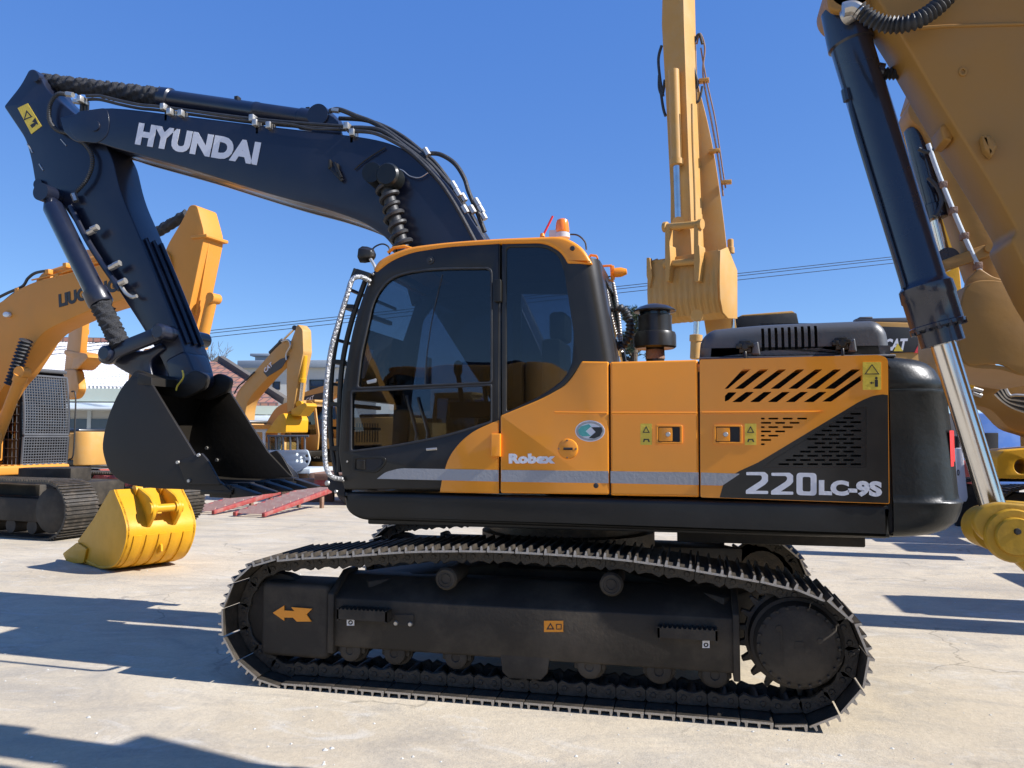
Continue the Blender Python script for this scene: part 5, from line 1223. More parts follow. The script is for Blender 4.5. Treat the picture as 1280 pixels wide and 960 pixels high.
for i in range(5):
    dd = .02+i*(W_B-.18)/4; b = MB(); x0 = e0[0]-.05
    b.hexa([YB.w(x0-.26, dd, .10), YB.w(x0+.1, dd-.01, .03), YB.w(x0+.1, dd+.14, .03), YB.w(x0-.26, dd+.13, .10), YB.w(x0-.24, dd, .16), YB.w(x0+.1, dd-.01, .20), YB.w(x0+.1, dd+.14, .20), YB.w(x0-.24, dd+.13, .16)])
    b.build('bucket_tooth', M['yellow'], YBo, .012)
plate('side_cutter', rnd([(78, 692), (96, 678), (108, 686), (104, 704), (84, 704)], 2), YB, -.03, .0, M['yellow'], YBo, .006)
MB().prism([YB.w(e0[0]-.12, 0, .04), YB.w(e0[0]+.3, 0, .02), YB.w(e0[0]+.3, 0, .05), YB.w(e0[0]-.12, 0, .10)], YB.n*W_B).build('cutting_edge', M['yellow'], YBo, .005)

# ---------------- small machine behind the guarded cab
g = G(60, 628); SP = Pl((g.x, g.y), -35)
SM = thing('crawler_excavator', 'small yellow excavator behind the mesh guarded cab, its folded arm and bucket above it', 'excavator', SP.o, 'excavators parked in the yard')
pA = Pl((G(97, 628).x, G(97, 628).y), -35)
plate('stick', rnd([(92, 372), (106, 370), (100, 440), (94, 468), (80, 466), (84, 430)], 3), pA, 0, .16, M['lgyellow'], SM, .01)
plate('bucket', hyb([(80, 462), (93, 462), (96, 470), (98, 486), (93, 497), (84, 499), (78, 497), (78, 480)]), pA, -.05, .14, M['lgyellow'], SM, .03)
cylinder('bucket_cylinder', pA.at(108, 398, .15), pA.at(104, 442, .15), .08, SM, M['lgyellow'], split=.45)
plate('bucket_link', rnd([(80, 437), (108, 442), (110, 447), (96, 462), (88, 462), (92, 448), (80, 443)], 2), pA, -.02, .4, M['lgyellow'], SM, .02)
plate('boom', [(92, 380), (106, 378), (114, 330), (118, 312), (108, 312), (60, 345), (-10, 390), (-60, 480), (-80, 570), (-50, 570), (-30, 490), (10, 400), (60, 362)], pA, .02, .15, M['lgyellow'], SM, .01)
g = G(112, 622); cwp = Pl((g.x, g.y), -15)
body(shift(cwp, -2.55*.85-.7), SM, M['khaki'], s=.85, heading=-1, cab='near', wide=2.2)
RB = plate('bulldozer_blade', rnd([(112, 601, 2), (124, 585, 3), (132, 598, 2), (160, 601, 2), (160, 608, 2), (112, 607, 2)], 2), Gpl(130, 618, -10), -.2, .6, M['red'], None, .02)
# give the red blade supports so it stands on the ground
gp_ = Gpl(130, 618, -10)
RT = thing('steel_blade', 'faded red steel blade lying on the ground behind the yellow bucket', 'blade', gp_.o)
RB.parent = RT; RB.matrix_parent_inverse = Matrix.Translation(-gp_.o); RB.name = 'blade'
MB().box(gp_, -.5, .9, 0, .4, 0, .35).build('blade_support', M['rust'], RT, .02)

# ---------------- loading ramps and low trailer
def ramp(label, p, ang, L_, W_, h):
    pl = Gpl(p[0], p[1], ang); T = thing('loading_ramp', label, 'ramp', pl.o, 'red loading ramps')
    for dd in (0, W_-.08):
        MB().prism([pl.w(0, dd, .02), pl.w(L_, dd, h-.12), pl.w(L_, dd, h), pl.w(.0, dd, .10)], pl.n*.08).build('side_rail', M['red'], T, .01)
    n = int(L_/.27)
    for i in range(n):
        s_ = .1+i*(L_-.2)/(n-1); z = .10+(h-.12)*s_/L_
        MB().prism([pl.w(s_-.05, .08, z-.04), pl.w(s_+.06, .08, z-.03), pl.w(s_+.04, .08, z+.05)], pl.n*(W_-.16)).build('cleat', M['pinkrust'], T)
    for dd in (.05, W_-.12):
        MB().box(pl, L_-.35, L_-.25, dd, dd+.07, 0, h-.18).build('leg', M['rust'], T, .008)
    return T
ramp('faded red loading ramp partly hidden behind the black bucket teeth, left of the pair', (268, 644), 85, 2.4, .72, .40)
ramp('faded red loading ramp nearest to the orange excavator cab, right of the pair', (331, 647.5), 85, 2.6, .80, .46)
tp_ = Gpl(392, 632, 8)
TR = thing('flatbed_trailer', 'low dark flatbed trailer behind the cab of the orange excavator', 'trailer', tp_.o)
MB().box(tp_, 0, 7.5, 0, 2.5, .62, .78).build('deck', M['rust'], TR, .02)
MB().box(tp_, 0, 7.5, .02, .10, .48, .63).build('side_beam', M['red'], TR, .01)
for i in range(3):
    for dd in (.15, 1.95):
        MB().lathe(tp_.w(.9+i*1.05, dd, .42), tp_.n, [(0, .1), (0, .22), (.03, .30), (.03, .40), (.06, .42), (.32, .42), (.35, .38), (.35, .1)], 28).build('wheel', M['rubber'], TR)
MB().box(tp_, 6.9, 7.3, .3, 2.2, .0, .62).build('stand', M['frame'], TR, .02)

# ---------------- grey steel chassis standing behind the ramps
cp_ = Gpl(332, 622, 5)
CH = thing('machine_chassis', 'pale grey steel chassis with bolt holes and rails standing behind the loading ramps', 'chassis', cp_.o)
hx = [rnd(ell(x, y, 2.0, 2.0, 14), 0) for x, y in ((371, 568), (376, 572), (383, 570), (371, 576), (383, 577))]+[[(374, 575), (381, 571), (379, 578), (375, 579)]]
plate('side_beam', [rnd([(333, 563), (384, 562), (388, 574), (384, 583), (372, 590), (340, 592), (333, 580)], 3)]+hx, cp_, 0, .06, M['lightgrey'], CH, .008)
MB().box(cp_, *sorted((cp_.sz(333, 570)[0], cp_.sz(386, 570)[0])), .08, 1.8, cp_.sz(340, 592)[1], cp_.sz(340, 586)[1]).build('floor_plate', M['lightgrey'], CH, .01)
b = MB()
for i in range(6):
    x = 336+i*9; b.tube([cp_.at(x, 563, .1), cp_.at(x, 545, .1)], .03, 8)
b.tube([cp_.at(334, 545, .1), cp_.at(386, 545, .1)], .03, 8); b.build('guard_rail', M['mesh'], CH)
plate('side_screen', [(338, 563), (355, 563), (355, 544), (338, 544)], cp_, .12, .15, M['clearglass'], CH, .002)
plate('side_screen', [(358, 562), (376, 562), (376, 544), (358, 544)], cp_, .12, .15, M['clearglass'], CH, .002)
for s_ in (.3, 1.2): MB().box(cp_, s_, s_+.2, .1, 1.7, 0, cp_.sz(340, 591)[1]).build('support_block', M['rust'], CH, .02)
dp = Gpl(352, 628, 20)
plate('steel_plate', rnd([(337, 569, 2), (347, 567, 3), (372, 592, 2), (374, 600, 2), (352, 600, 2)], 1), dp, 0, .06, M['hood'], None, .006)
o = bpy.data.objects['steel_plate']; 
DT = thing('bucket_lip', 'dark steel wing plate leaning in front of the pale grey chassis', 'steel plate', dp.o)
o.parent = DT; o.matrix_parent_inverse = Matrix.Translation(-dp.o)
MB().box(dp, .0, 1.3, .0, .35, 0, dp.sz(350, 600)[1]+.02).build('base_block', M['rust'], DT, .02)

# ---------------- far excavators with black lettered panels
def far_machine(label, foot, ang, s, parts, mat, hd_=1, off=0, bodyon=True, grp='excavators parked in the yard', cab='far'):
    pl = Gpl(foot[0], foot[1], ang); T = thing('crawler_excavator', label, 'excavator', pl.o, grp)
    if bodyon: body(shift(pl, off), T, mat, s=s, heading=hd_, cab=cab)
    for nm, pts, d0, d1, mt, bv in parts: plate(nm, pts, pl, d0, d1, mt, T, bv)
    return pl, T
A_boom = hyb([(293, 520), (293, 505), (297, 490), (310, 474), (340, 440), (356, 426), (363, 428)])+hyb([(364, 436), (356, 449), (338, 468), (315, 494), (308, 508), (306, 525)])
pl, T = far_machine('ochre excavator with a steep lettered boom and bucket hanging over the pale grey chassis', (330, 610), -25, 1.0,
    [('boom', A_boom, 0, .38, M['khaki'], .01),
     ('stick', rnd([(363, 428), (372, 405), (378, 412), (379, 440), (373, 470), (367, 512), (359, 516), (358, 480), (359, 445)], 2), .02, .36, M['khaki'], .01),
     ('bucket', rnd([(354, 516), (358, 524), (357, 541), (331, 541), (340, 530), (348, 519)], 2), -.25, .60, M['yellow'], .02),
     ('boom_panel', [(350, 449), (361, 445), (352, 460), (334, 471), (329, 465)], -.012, .0, M['blackink'], 0)], M['khaki'], hd_=1, off=-1.2)
text('boom_lettering', 'CAT', [(331.5, 466.5), (341, 457), (329.5, 461.5)], pl, -.02, M['white'], T, bold=.03, th=.004)
cylinder('stick_cylinder', pl.at(338, 441, .18), pl.at(369, 410, .18), .07, T, M['rubber'], split=.5)
cylinder('bucket_cylinder', pl.at(381, 445, .15), pl.at(375, 505, .15), .09, T, M['yellow'], split=.55)
plate('bucket_link', rnd([(364, 512), (381, 503), (384, 507), (374, 520), (364, 520)], 2), pl, .0, .4, M['yellow'], T, .01)
hose('hydraulic_hose', pl, [(352, 427), (360, 425), (363, 432), (358, 442), (358, 450)], -.05, .03, M['zinc'], T)
hose('hydraulic_hose', pl, [(293, 492), (298, 483), (305, 477), (318, 465)], -.04, .025, M['blackink'], T)
pl, T = far_machine('ochre excavator seen between the ramps and the silver handrail, lettered black side panel', (430, 606), -12, 1.1,
    [('boom', hyb([(500, 470), (440, 473), (405, 482), (378, 491)])+hyb([(377, 500), (392, 508), (430, 490), (500, 488)]), 0, .4, M['khaki'], .01),
     ('boom_panel', [(379, 496), (406, 490), (406, 497), (388, 506), (380, 507)], -.012, 0, M['blackink'], 0),
     ('stick', rnd([(374, 494), (384, 492), (384, 502), (366, 530), (360, 528)], 2), .03, .35, M['khaki'], .01),
     ('counterweight_wing', rnd([(364, 551), (400, 547), (430, 549), (430, 556), (400, 563), (375, 561)], 2), -.4, .8, M['khaki'], .03),
     ('engine_housing', rnd([(383, 524), (425, 524), (425, 548), (383, 548)], 1), -.1, 1.5, M['lgyellow'], .03),
     ('side_panel', rnd([(384, 562), (425, 564), (425, 577), (388, 576)], 1), -.3, 1.5, M['blackink'], .01),
     ('lower_housing', rnd([(388, 577), (425, 578), (425, 592), (392, 590)], 1), -.3, 1.5, M['khaki'], .01)], M['khaki'], hd_=1, off=2.5)
text('boom_lettering', 'CAT', [(382.5, 503), (392, 499), (383, 498)], pl, -.02, M['white'], T, bold=.03, th=.004)
text('panel_lettering', 'CAT', [(391, 573), (400.5, 573.3), (391, 566.5)], pl, -.315, M['white'], T, bold=.03, th=.004)
pl, T = far_machine('ochre excavator whose arched boom rises behind the hanging bucket', (352, 606), -20, .9,
    [('boom', hyb([(325, 545), (335, 525), (345, 510), (358, 503), (372, 500)])+hyb([(372, 512), (360, 516), (350, 526), (342, 545)]), 0, .4, M['khaki'], .01)], M['khaki'], hd_=1, off=-1.0)
# white small cab behind chassis is part of the yard clutter: a yellow roofed cab
vp = Gpl(318, 612, 0)
VT = thing('loader_cab', 'small grey cab with yellow roof edge beside the black bucket rim', 'cab', vp.o)
plate('cab_wall', [rnd([(312, 536), (350, 536), (350, 600), (312, 600)], 2), rnd([(315, 540), (328, 540), (328, 562), (315, 562)], 2), rnd([(331, 540), (347, 540), (347, 562), (331, 562)], 2)], vp, .4, .46, M['lightgrey'], VT, .01)
plate('cab_roof', rnd([(310, 531), (345, 531), (345, 536), (310, 536)], 1), vp, .3, 1.8, M['lgyellow'], VT, .02)
MB().box(vp, *sorted((vp.sz(313, 590)[0], vp.sz(349, 590)[0])), .5, 1.7, 0, vp.sz(330, 565)[1]).build('base', M['lightgrey'], VT, .02)

# ---------------- tall ochre excavator standing behind the engine hood
TA = Pl((G(865, 640).x, G(865, 640).y), -26)
TE = thing('crawler_excavator', 'tall ochre excavator with its arm pointing straight up behind the engine hood', 'excavator', TA.o+TA.n*3, 'excavators parked in the yard')
plate('stick', rnd([(829, -60), (853, -60), (855, 30), (858, 120), (862, 230), (866, 330), (868, 395), (846, 400), (838, 330), (838, 240), (832, 120), (827, 30)], 3), TA, 0, .62, M['khaki'], TE, .015)
plate('stick_nose_plate', rnd([(836, 285), (863, 285), (866, 345), (840, 348)], 3), TA, -.05, 0, M['khaki'], TE, .01)
cylinder('bucket_cylinder', TA.at(842, 88, -.16), TA.at(848, 280, -.16), .125, TE, M['khaki'], split=.62, rr=.6)
bk_ = [(808, 322), (811, 326), (836, 318), (900, 318), (900, 355), (903, 398), (896, 404), (830, 400), (812, 390), (811, 350)]
# bucket seen from its back: ribbed shell
bd = MB(); rows = [(-.30, 321), (-.34, 340), (-.36, 362), (-.34, 380), (-.22, 396), (.05, 404)]
bx0 = TA.sz(811, 360, -.35)[0]; bx1 = TA.sz(898, 360, -.35)[0]
pts2 = [(d_, TA.sz(850, y, d_)[1]) for d_, y in rows]
N_ = 44; vs = []
for d_, z in pts2:
    for i in range(N_+1):
        rib = 0 if z > pts2[2][1]+.02 else .035*(1 if (i % 4) < 2 else 0)
        vs.append(TA.w(bx0+(bx1-bx0)*i/N_, d_-rib, z))
fs = []
for r_ in range(len(pts2)-1):
    for i in range(N_): fs.append((r_*(N_+1)+i, r_*(N_+1)+i+1, (r_+1)*(N_+1)+i+1, (r_+1)*(N_+1)+i))
bd.add(vs, fs)
tbk = bd.build('bucket', M['khaki'], TE, ang=25)
z_t, z_b = pts2[0][1], pts2[-1][1]
for x_ in (bx0-.04, bx1):
    MB().prism([TA.w(x_, d_, z) for d_, z in pts2]+[TA.w(x_, .55, z_b+.05), TA.w(x_, .6, z_t-.3), TA.w(x_, .1, z_t+.15)], TA.t*.04).build('bucket_side_plate', M['khaki'], tbk, .008)
MB().box(TA, bx0, bx1, -.30, .1, z_t-.04, z_t+.02).build('bucket_top_plate', M['khaki'], tbk, .008)
plate('side_cutter', rnd([(808, 322), (812, 322), (815, 345), (812, 360), (808, 345)], 1), TA, -.42, -.30, M['khaki'], tbk, .01)
for xa_, xb2 in ((832, 836), (868, 873)):
    plate('bucket_ear', rnd([(xa_, 352), (xa_-1, 325), (xa_+1, 306), (xb2+1, 306), (xb2+2, 325), (xb2, 352)], 2), TA, -.55, -.25, M['khaki'], tbk, .01)
for y_, xA, xB, r_ in ((284, 830, 878, .10), (330, 831, 878, .095)):
    a = TA.at(xA, y_, -.42); c = TA.at(xB, y_-4, -.42); MB().lathe(a, c-a, [(0, r_*.6), (0, r_*1.2), (.08, r_*1.2), (.09, r_*.8), ((c-a).length-.09, r_*.8), ((c-a).length-.08, r_*1.2), ((c-a).length, r_*1.2), ((c-a).length, r_*.6)], 20).build('link_pin', M['khaki'], TE)
for x_ in (834, 870):
    plate('bucket_link', rnd([(x_-3, 282), (x_+3, 282), (x_+3, 332), (x_-3, 332)], 2), TA, -.5, -.34, M['khaki'], TE, .015)
# boom: long side plate running down and back behind the stick
TB = Pl((TA.at(872, 200, .75).x, TA.at(872, 200, .75).y), -3)
plate('boom', hyb([(857, -60), (862, 30), (872, 100), (884, 150), (894, 200), (904, 270), (912, 340), (922, 420), (940, 520)])+hyb([(905, 540), (893, 480), (880, 400), (868, 330), (864, 260), (858, 160), (852, 60), (849, -60)]), TB, -.1, .35, M['khaki'], TE, .012)
for pts, d_, r_ in (([(871, 55), (875, 42), (881, 60), (879, 95), (890, 155), (898, 200), (904, 245)], -.2, .022), ([(876, 60), (883, 100), (894, 150), (903, 210), (907, 235)], -.2, .018), ([(864, 70), (868, 52), (874, 43), (878, 55)], -.2, .035), ([(863, 48), (866, 80), (872, 105), (866, 110), (861, 95)], -.25, .035), ([(878, 108), (874, 125), (868, 129)], -.25, .028)):
    hose('hydraulic_hose', TB, pts, d_, r_, M['rust'] if r_ < .025 else M['rubber'], TE)
for pts in ([(827, 57), (823, 75), (826, 105), (829, 120)], [(824, 94), (824, 110), (828, 118), (831, 100)], [(826, 115), (829, 135), (832, 145)]):
    hose('hydraulic_hose', TA, pts, .1, .035, M['rubber'], TE)
hose('hydraulic_pipe', TA, [(865, 130), (866, 180), (868, 230), (869, 275)], -.05, .03, M['khaki'], TE)
cylinder('boom_cylinder', TB.at(913, 300, -.25), TB.at(917, 440, -.25), .07, TE, M['khaki'], split=.12)
cylinder('boom_cylinder', TA.at(869, 448, -1.0), TA.at(871, 395, -1.0), .11, TE, M['khaki'], split=.55)
for x, y in ((880, 101), (893, 189), (908, 228)):
    q = TB.at(x, y, -.2); MB().box(TB, (q-TB.o).dot(TB.t)-.12, (q-TB.o).dot(TB.t)+.12, -.28, -.1, q.z-.03, q.z+.04).build('pipe_clamp', M['khaki'], TE, .01)
# its house behind, black hood box on top
hp = Pl((G(960, 628).x, G(960, 628).y), 6)
body(shift(hp, 1.0, .6), TE, M['khaki'], s=1.25, heading=-1, cab='far', hood_z=2.2)
zq = lambda y: hp.sz(960, y, .5)[1]
MB().hexa([hp.at(915, 420, .5), hp.at(1002, 420, .5), hp.at(1002, 420, .5)+hp.n*1.4, hp.at(915, 420, .5)+hp.n*1.4, hp.at(921, 396, .5), hp.at(996, 391, .5), hp.at(996, 391, .5)+hp.n*1.4, hp.at(921, 396, .5)+hp.n*1.4]).build('exhaust_hood', M['sill'], TE, .03)
MB().hexa([hp.at(924, 395.5, .6), hp.at(994, 391, .6), hp.at(994, 391, .6)+hp.n*1, hp.at(924, 395.5, .6)+hp.n*1, hp.at(928, 393.5, .6), hp.at(990, 388.5, .6), hp.at(990, 388.5, .6)+hp.n*1, hp.at(928, 393.5, .6)+hp.n*1]).build('hood_top_plate', M['khaki'], TE, .01)

# ---------------- lettered machine between hood and the near arm
cpn = Pl((G(1150, 640).x, G(1150, 640).y), 4)
CM = thing('crawler_excavator', 'ochre excavator with black lettered side panel seen above the black counterweight', 'excavator', cpn.o+cpn.n*1.5, 'excavators parked in the yard')
body(shift(cpn, -2.6, .3), CM, M['khaki'], s=1.1, heading=-1, cab='far', hood_z=2.45, L0=-3.2)
zc_ = lambda x, y: cpn.sz(x, y, .2)
plate('side_housing', [(1085, 402), (1165, 404), (1165, 560), (1085, 560)], cpn, .2, 1.6, M['khaki'], CM, .02)
pn = plate('black_side_panel', [(1100, 408), (1158, 410), (1146, 440), (1100, 442)], cpn, .17, .2, M['blackink'], CM, .003)
plate('red_flash', [(1158, 410), (1161, 414), (1150, 441), (1143, 441)], cpn, .165, .2, M['redlens'], pn, 0)
text('panel_lettering', 'CAT', [(1104, 438.5), (1132, 438), (1107, 423.5)], cpn, .166, M['white'], pn, bold=.04, th=.004)
plate('lettering_triangle', [(1117, 439), (1122, 429), (1129, 439)], cpn, .16, .166, M['yellowsticker'], pn, 0)
b = MB(); b.box(cpn, zc_(1070, 397)[0], zc_(1175, 397)[0], .25, .5, zc_(1100, 404)[1], zc_(1100, 397)[1]); b.build('top_rail', M['hood'], CM, .03)
b = MB(); b.box(cpn, zc_(1075, 397)[0], zc_(1092, 397)[0], .25, .6, zc_(1100, 398)[1], zc_(1100, 395)[1]); b.build('rail_cap', M['hood'], CM, .02)

# ---------------- near ochre arm at the right edge
RN = Pl((0, -1.55), 0)
NA = thing('crawler_excavator', 'huge ochre excavator arm with thick black bucket cylinder, closest machine at the right edge', 'excavator', (9.9, -3.5, 0), 'excavators parked in the yard')
arm = [(1092, -30, 4), (1098, 0, 4), (1125, 42, 6), (1175, 128, 10), (1245, 240, 10), (1272, 288, 8), (1264, 300, 6), (1300, 372, 10), (1420, 560, 10), (1560, 600, 10), (1640, 420, 20), (1560, 60, 30), (1420, -260, 30), (1180, -420, 30), (1110, -300, 30)]
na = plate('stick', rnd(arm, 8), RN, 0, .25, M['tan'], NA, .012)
plate('side_flange', rnd([(1118, 28), (1127, 40), (1176, 126), (1246, 238), (1274, 287), (1266, 292), (1240, 245), (1168, 128), (1116, 40)], 2), RN, -.012, .03, M['tan'], na, .004) if False else None
hose('weld_seam', RN, [(1120, 38), (1180, 33), (1290, 30)], -.001, .007, M['tan'], na)
plate('lug', rnd([(1228, 168), (1240, 168), (1248, 182), (1241, 196), (1232, 186)], 2), RN, -.05, 0, M['tan'], na, .012)
plate('lug', [rnd(ell(1204, 89, 5.5, 6, 16), 0), ell(1204, 89, 2.5, 3, 12)], RN, -.006, 0, M['tan'], na, .002)
plate('arm_bracket', rnd([(1176, 158), (1184, 150), (1196, 160), (1190, 176), (1180, 174)], 2), RN, .06, .20, M['tan'], na, .01)
dCy = .22
A_ = RN.at(1057, 34, dCy); B_ = RN.at(1252, 668, dCy); ax = B_-A_; LN = ax.length
def frac(y): # along cylinder by pixel row
    lo, hi = 0, 1
    for _ in range(30):
        m_ = (lo+hi)/2; P = A_+ax*m_; v = P-CAMP; yy = 480-F*v.dot(UPV)/v.dot(FWD)
        if yy < y: lo = m_
        else: hi = m_
    return lo*LN
Rc = .085
prof_c = [(frac(38)-.12, Rc*.6), (frac(38)-.10, Rc*.95), (frac(50), Rc*1.1), (frac(56), Rc*1.12), (frac(58), Rc), (frac(350), Rc), (frac(354), Rc*1.06), (frac(358), Rc*1.22), (frac(372), Rc*1.25), (frac(374), Rc*1.2), (frac(404), Rc*1.2), (frac(405), Rc*1.26), (frac(409), Rc*1.26), (frac(411), Rc*.98), (frac(430), Rc*.98), (frac(431), Rc*.6)]
ncy = MB().lathe(A_, ax, prof_c, 48).build('bucket_cylinder', M['cyl'], NA, ang=40)
MB().lathe(A_+ax.normalized()*frac(428), ax, [(0, .048), (frac(640)-frac(428), .048)], 40).build('piston_rod', M['chrome'], ncy)
MB().lathe(A_+ax.normalized()*frac(606), ax, [(0, .070), (.02, .085), (frac(660)-frac(606), .09)], 32).build('rod_end', M['tan'], ncy) if False else None
for i in range(14):
    t = 2*PI*i/14; axn = ax.normalized(); s1 = axn.cross(Vector((0, 1, 0))).normalized(); s2_ = axn.cross(s1)
    P = A_+axn*(frac(409))+(s1*math.cos(t)+s2_*math.sin(t))*Rc*1.15
    MB().lathe(P, axn, [(-.01, .011), (.012, .011)], 6).build('gland_bolt', M['cyl'], ncy)
hose('cylinder_pipe', RN, [(1058, 60), (1062, 118), (1070, 160), (1100, 260), (1126, 345), (1130, 360)], dCy-.03, .012, M['cyl'], ncy)
hose('pipe_cap', RN, [(1057, 112), (1060, 126)], dCy-.03, .02, M['cyl'], ncy)
# top pin boss of the arm
q = RN.at(1064, -16, .1); MB().lathe((q.x, q.y, q.z), (0, 1, 0), [(0, .05), (0, .085), (.02, .10), (.26, .10), (.28, .08)], 32).build('pin_boss', M['tan'], na)
plate('pin_bracket', rnd([(1032, -14, 10), (1050, -30, 8), (1120, -40, 4), (1128, 40, 4), (1100, 30, 8), (1060, 16, 10), (1036, 12, 8)], 6), RN, .10, .14, M['tan'], na, .012)
b = MB(); q = RN.at(1056, 22, dCy-.10); b.lathe(q, (.5, -.5, .1), [(0, .035), (.03, .035), (.05, .028)], 16)
b.build('hose_flange', M['zinc'], ncy)
hose('hose_neck', RN, [(1054, 12), (1066, 10), (1078, 17)], -.10, .028, M['zinc'], NA)
hose('armoured_hose', RN, [(1074, 12), (1090, 24), (1112, 31), (1140, 28), (1165, 14), (1186, -6), (1210, -40)], [-.10]*3+[-.12]*4, .030, M['rubber'], NA, ribs=.018, n=16)
hose('coil_hose', RN, [(1104, 92), (1115, 92), (1128, 92)], .22, .024, M['rubber'], NA, ribs=.014, n=14)
hose('hose_port', RN, [(1094, 88), (1104, 90)], .2, .035, M['cyl'], ncy)
# bottom pin: rod eye between two link plates
q = RN.at(1258, 668, 0)
lkp = [(1216, 650, 14), (1226, 634, 12), (1248, 628, 8), (1285, 631, 4), (1340, 636, 8), (1400, 760, 20), (1360, 800, 20), (1296, 726, 10), (1262, 696, 8), (1224, 670, 12)]
l1 = plate('bucket_link', rnd(lkp, 8, 6), RN, -.02, .03, M['mustard'], NA, .008, res=3)
l2 = plate('bucket_link', rnd([(x+12, y-2, *r_) for x, y, *r_ in lkp], 8, 6), RN, .30, .35, M['mustard'], NA, .008, res=3)
MB().lathe((q.x+.02, q.y+.02, q.z), (0, 1, 0), [(.14, .05), (.14, .085), (.28, .085), (.28, .05)], 32).build('rod_eye', M['mustard'], ncy)
q = RN.at(1268, 670, -.03)
MB().lathe((q.x, q.y-.03, q.z), (0, 1, 0), [(0, .02), (0, .066), (.008, .070), (.02, .070), (.021, .095), (.032, .10), (.05, .10)], 36).build('link_pin', M['mustard'], l1)
MB().lathe((q.x, q.y-.04, q.z+.02), (0, 1, 0), [(0, .004), (0, .010), (.012, .013)], 10).build('grease_nipple', M['blackink'], l1)
# bucket, boom and body of this machine stand outside the frame
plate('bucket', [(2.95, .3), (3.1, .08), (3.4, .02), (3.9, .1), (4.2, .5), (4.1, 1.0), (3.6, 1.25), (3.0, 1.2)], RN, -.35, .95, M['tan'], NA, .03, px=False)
RNB = Pl((2.6, -1.55), -16)
plate('boom', [(a_-2.6, z_) for a_, z_ in [(2.3, 4.3), (3.1, 4.9), (5.6, 5.0), (8.6, 3.0), (9.6, 1.5), (9.0, 1.4), (7.6, 2.9), (5.4, 4.1), (3.4, 4.1)]], RNB, -.12, .34, M['tan'], NA, .02, px=False)
q_ = RNB.w(7.6, -1.35, 0); body(Pl((q_.x, q_.y), -16), NA, M['tan'], s=1.0, heading=-1, cab='near')

# ---------------- second ochre arm with bucket behind it
R2 = Pl((0, 2.6), 0)
N2 = thing('crawler_excavator', 'ochre excavator whose raised bucket and link show right of the thick black cylinder', 'excavator', (7.2, 3.5, 0), 'excavators parked in the yard')
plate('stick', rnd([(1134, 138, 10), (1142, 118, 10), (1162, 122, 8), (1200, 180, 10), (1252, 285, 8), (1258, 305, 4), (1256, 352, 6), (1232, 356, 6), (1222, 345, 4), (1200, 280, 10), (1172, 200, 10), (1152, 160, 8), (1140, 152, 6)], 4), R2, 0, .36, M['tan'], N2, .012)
for x, y in ((1179, 231), (1192, 263), (1206, 295), (1223, 332)):
    q = R2.at(x, y, -.02); MB().box(R2, q.x-.03, q.x+.03, q.y-2.6-.02, q.y-2.6+.06, q.z-.03, q.z+.03).build('pipe_clamp', M['rust'], N2, .005)
hose('hydraulic_pipe', R2, [(1160, 180), (1175, 222), (1200, 283), (1225, 338)], -.02, .02, M['lightgrey'], N2)
cylinder('bucket_cylinder', R2.at(1142, 162, .15), R2.at(1182, 325, .15), .085, N2, M['cyl'], split=.69)
hose('hydraulic_hose', R2, [(1148, 186), (1160, 190), (1170, 184), (1177, 178)], -.02, .018, M['rubber'], N2)
hose('hydraulic_hose', R2, [(1160, 222), (1170, 232), (1177, 248), (1174, 262), (1168, 270)], .0, .018, M['rubber'], N2)
plate('rocker_link', rnd([(1176, 326, 3), (1232, 305, 6), (1242, 312, 6), (1238, 320, 5), (1184, 338, 4), (1176, 336, 3)], 3), R2, -.03, .02, M['tan'], N2, .008)
MB().lathe(R2.at(1237, 310, -.05), (0, 1, 0), [(0, .02), (0, .035), (.03, .04)], 16).build('link_pin', M['tan'], N2)
bkp = hyb([(1206, 362), (1218, 352), (1236, 350), (1256, 352)])+[(1280, 382), (1330, 470)]+hyb([(1322, 476), (1280, 470), (1250, 455), (1212, 456), (1200, 440), (1198, 400)])
b2 = plate('bucket', bkp, R2, -.35, -.31, M['tan'], N2, .008)
bs2 = [Vector(R2.sz(x, y, -.35)) for x, y in hyb([(1322, 476), (1280, 470), (1250, 462), (1212, 458), (1200, 440), (1198, 400), (1206, 362), (1218, 352)])]
inn = []
for i, p in enumerate(bs2):
    t = (bs2[min(i+1, len(bs2)-1)]-bs2[max(i-1, 0)]).normalized(); inn.append(p+Vector((t.y, -t.x))*.035)
plate('bucket_shell', [tuple(p) for p in bs2]+[tuple(p) for p in reversed(inn)], R2, -.34, .85, M['tan'], b2, .003, px=False)
plate('bucket_side_plate', [R2.sz(x, y, -.35) for x, y in bkp], R2, .82, .86, M['tan'], b2, .008, px=False)
plate('bucket_ear', rnd([(1202, 395), (1208, 350), (1225, 335), (1240, 345), (1256, 350), (1240, 372)], 4), R2, -.08, -.03, M['tan'], N2, .01)
plate('boom', [R2.sz(*p) for p in ((1142, 118), (1160, 60), (1250, 20), (1500, 60), (1800, 330), (1900, 560), (1820, 560), (1680, 360), (1450, 160), (1240, 130), (1180, 160))], R2, .0, .5, M['tan'], N2, .02, px=False)
body(Pl((7.0, 3.1), 0), N2, M['tan'], s=1.0, heading=-1, cab='near')

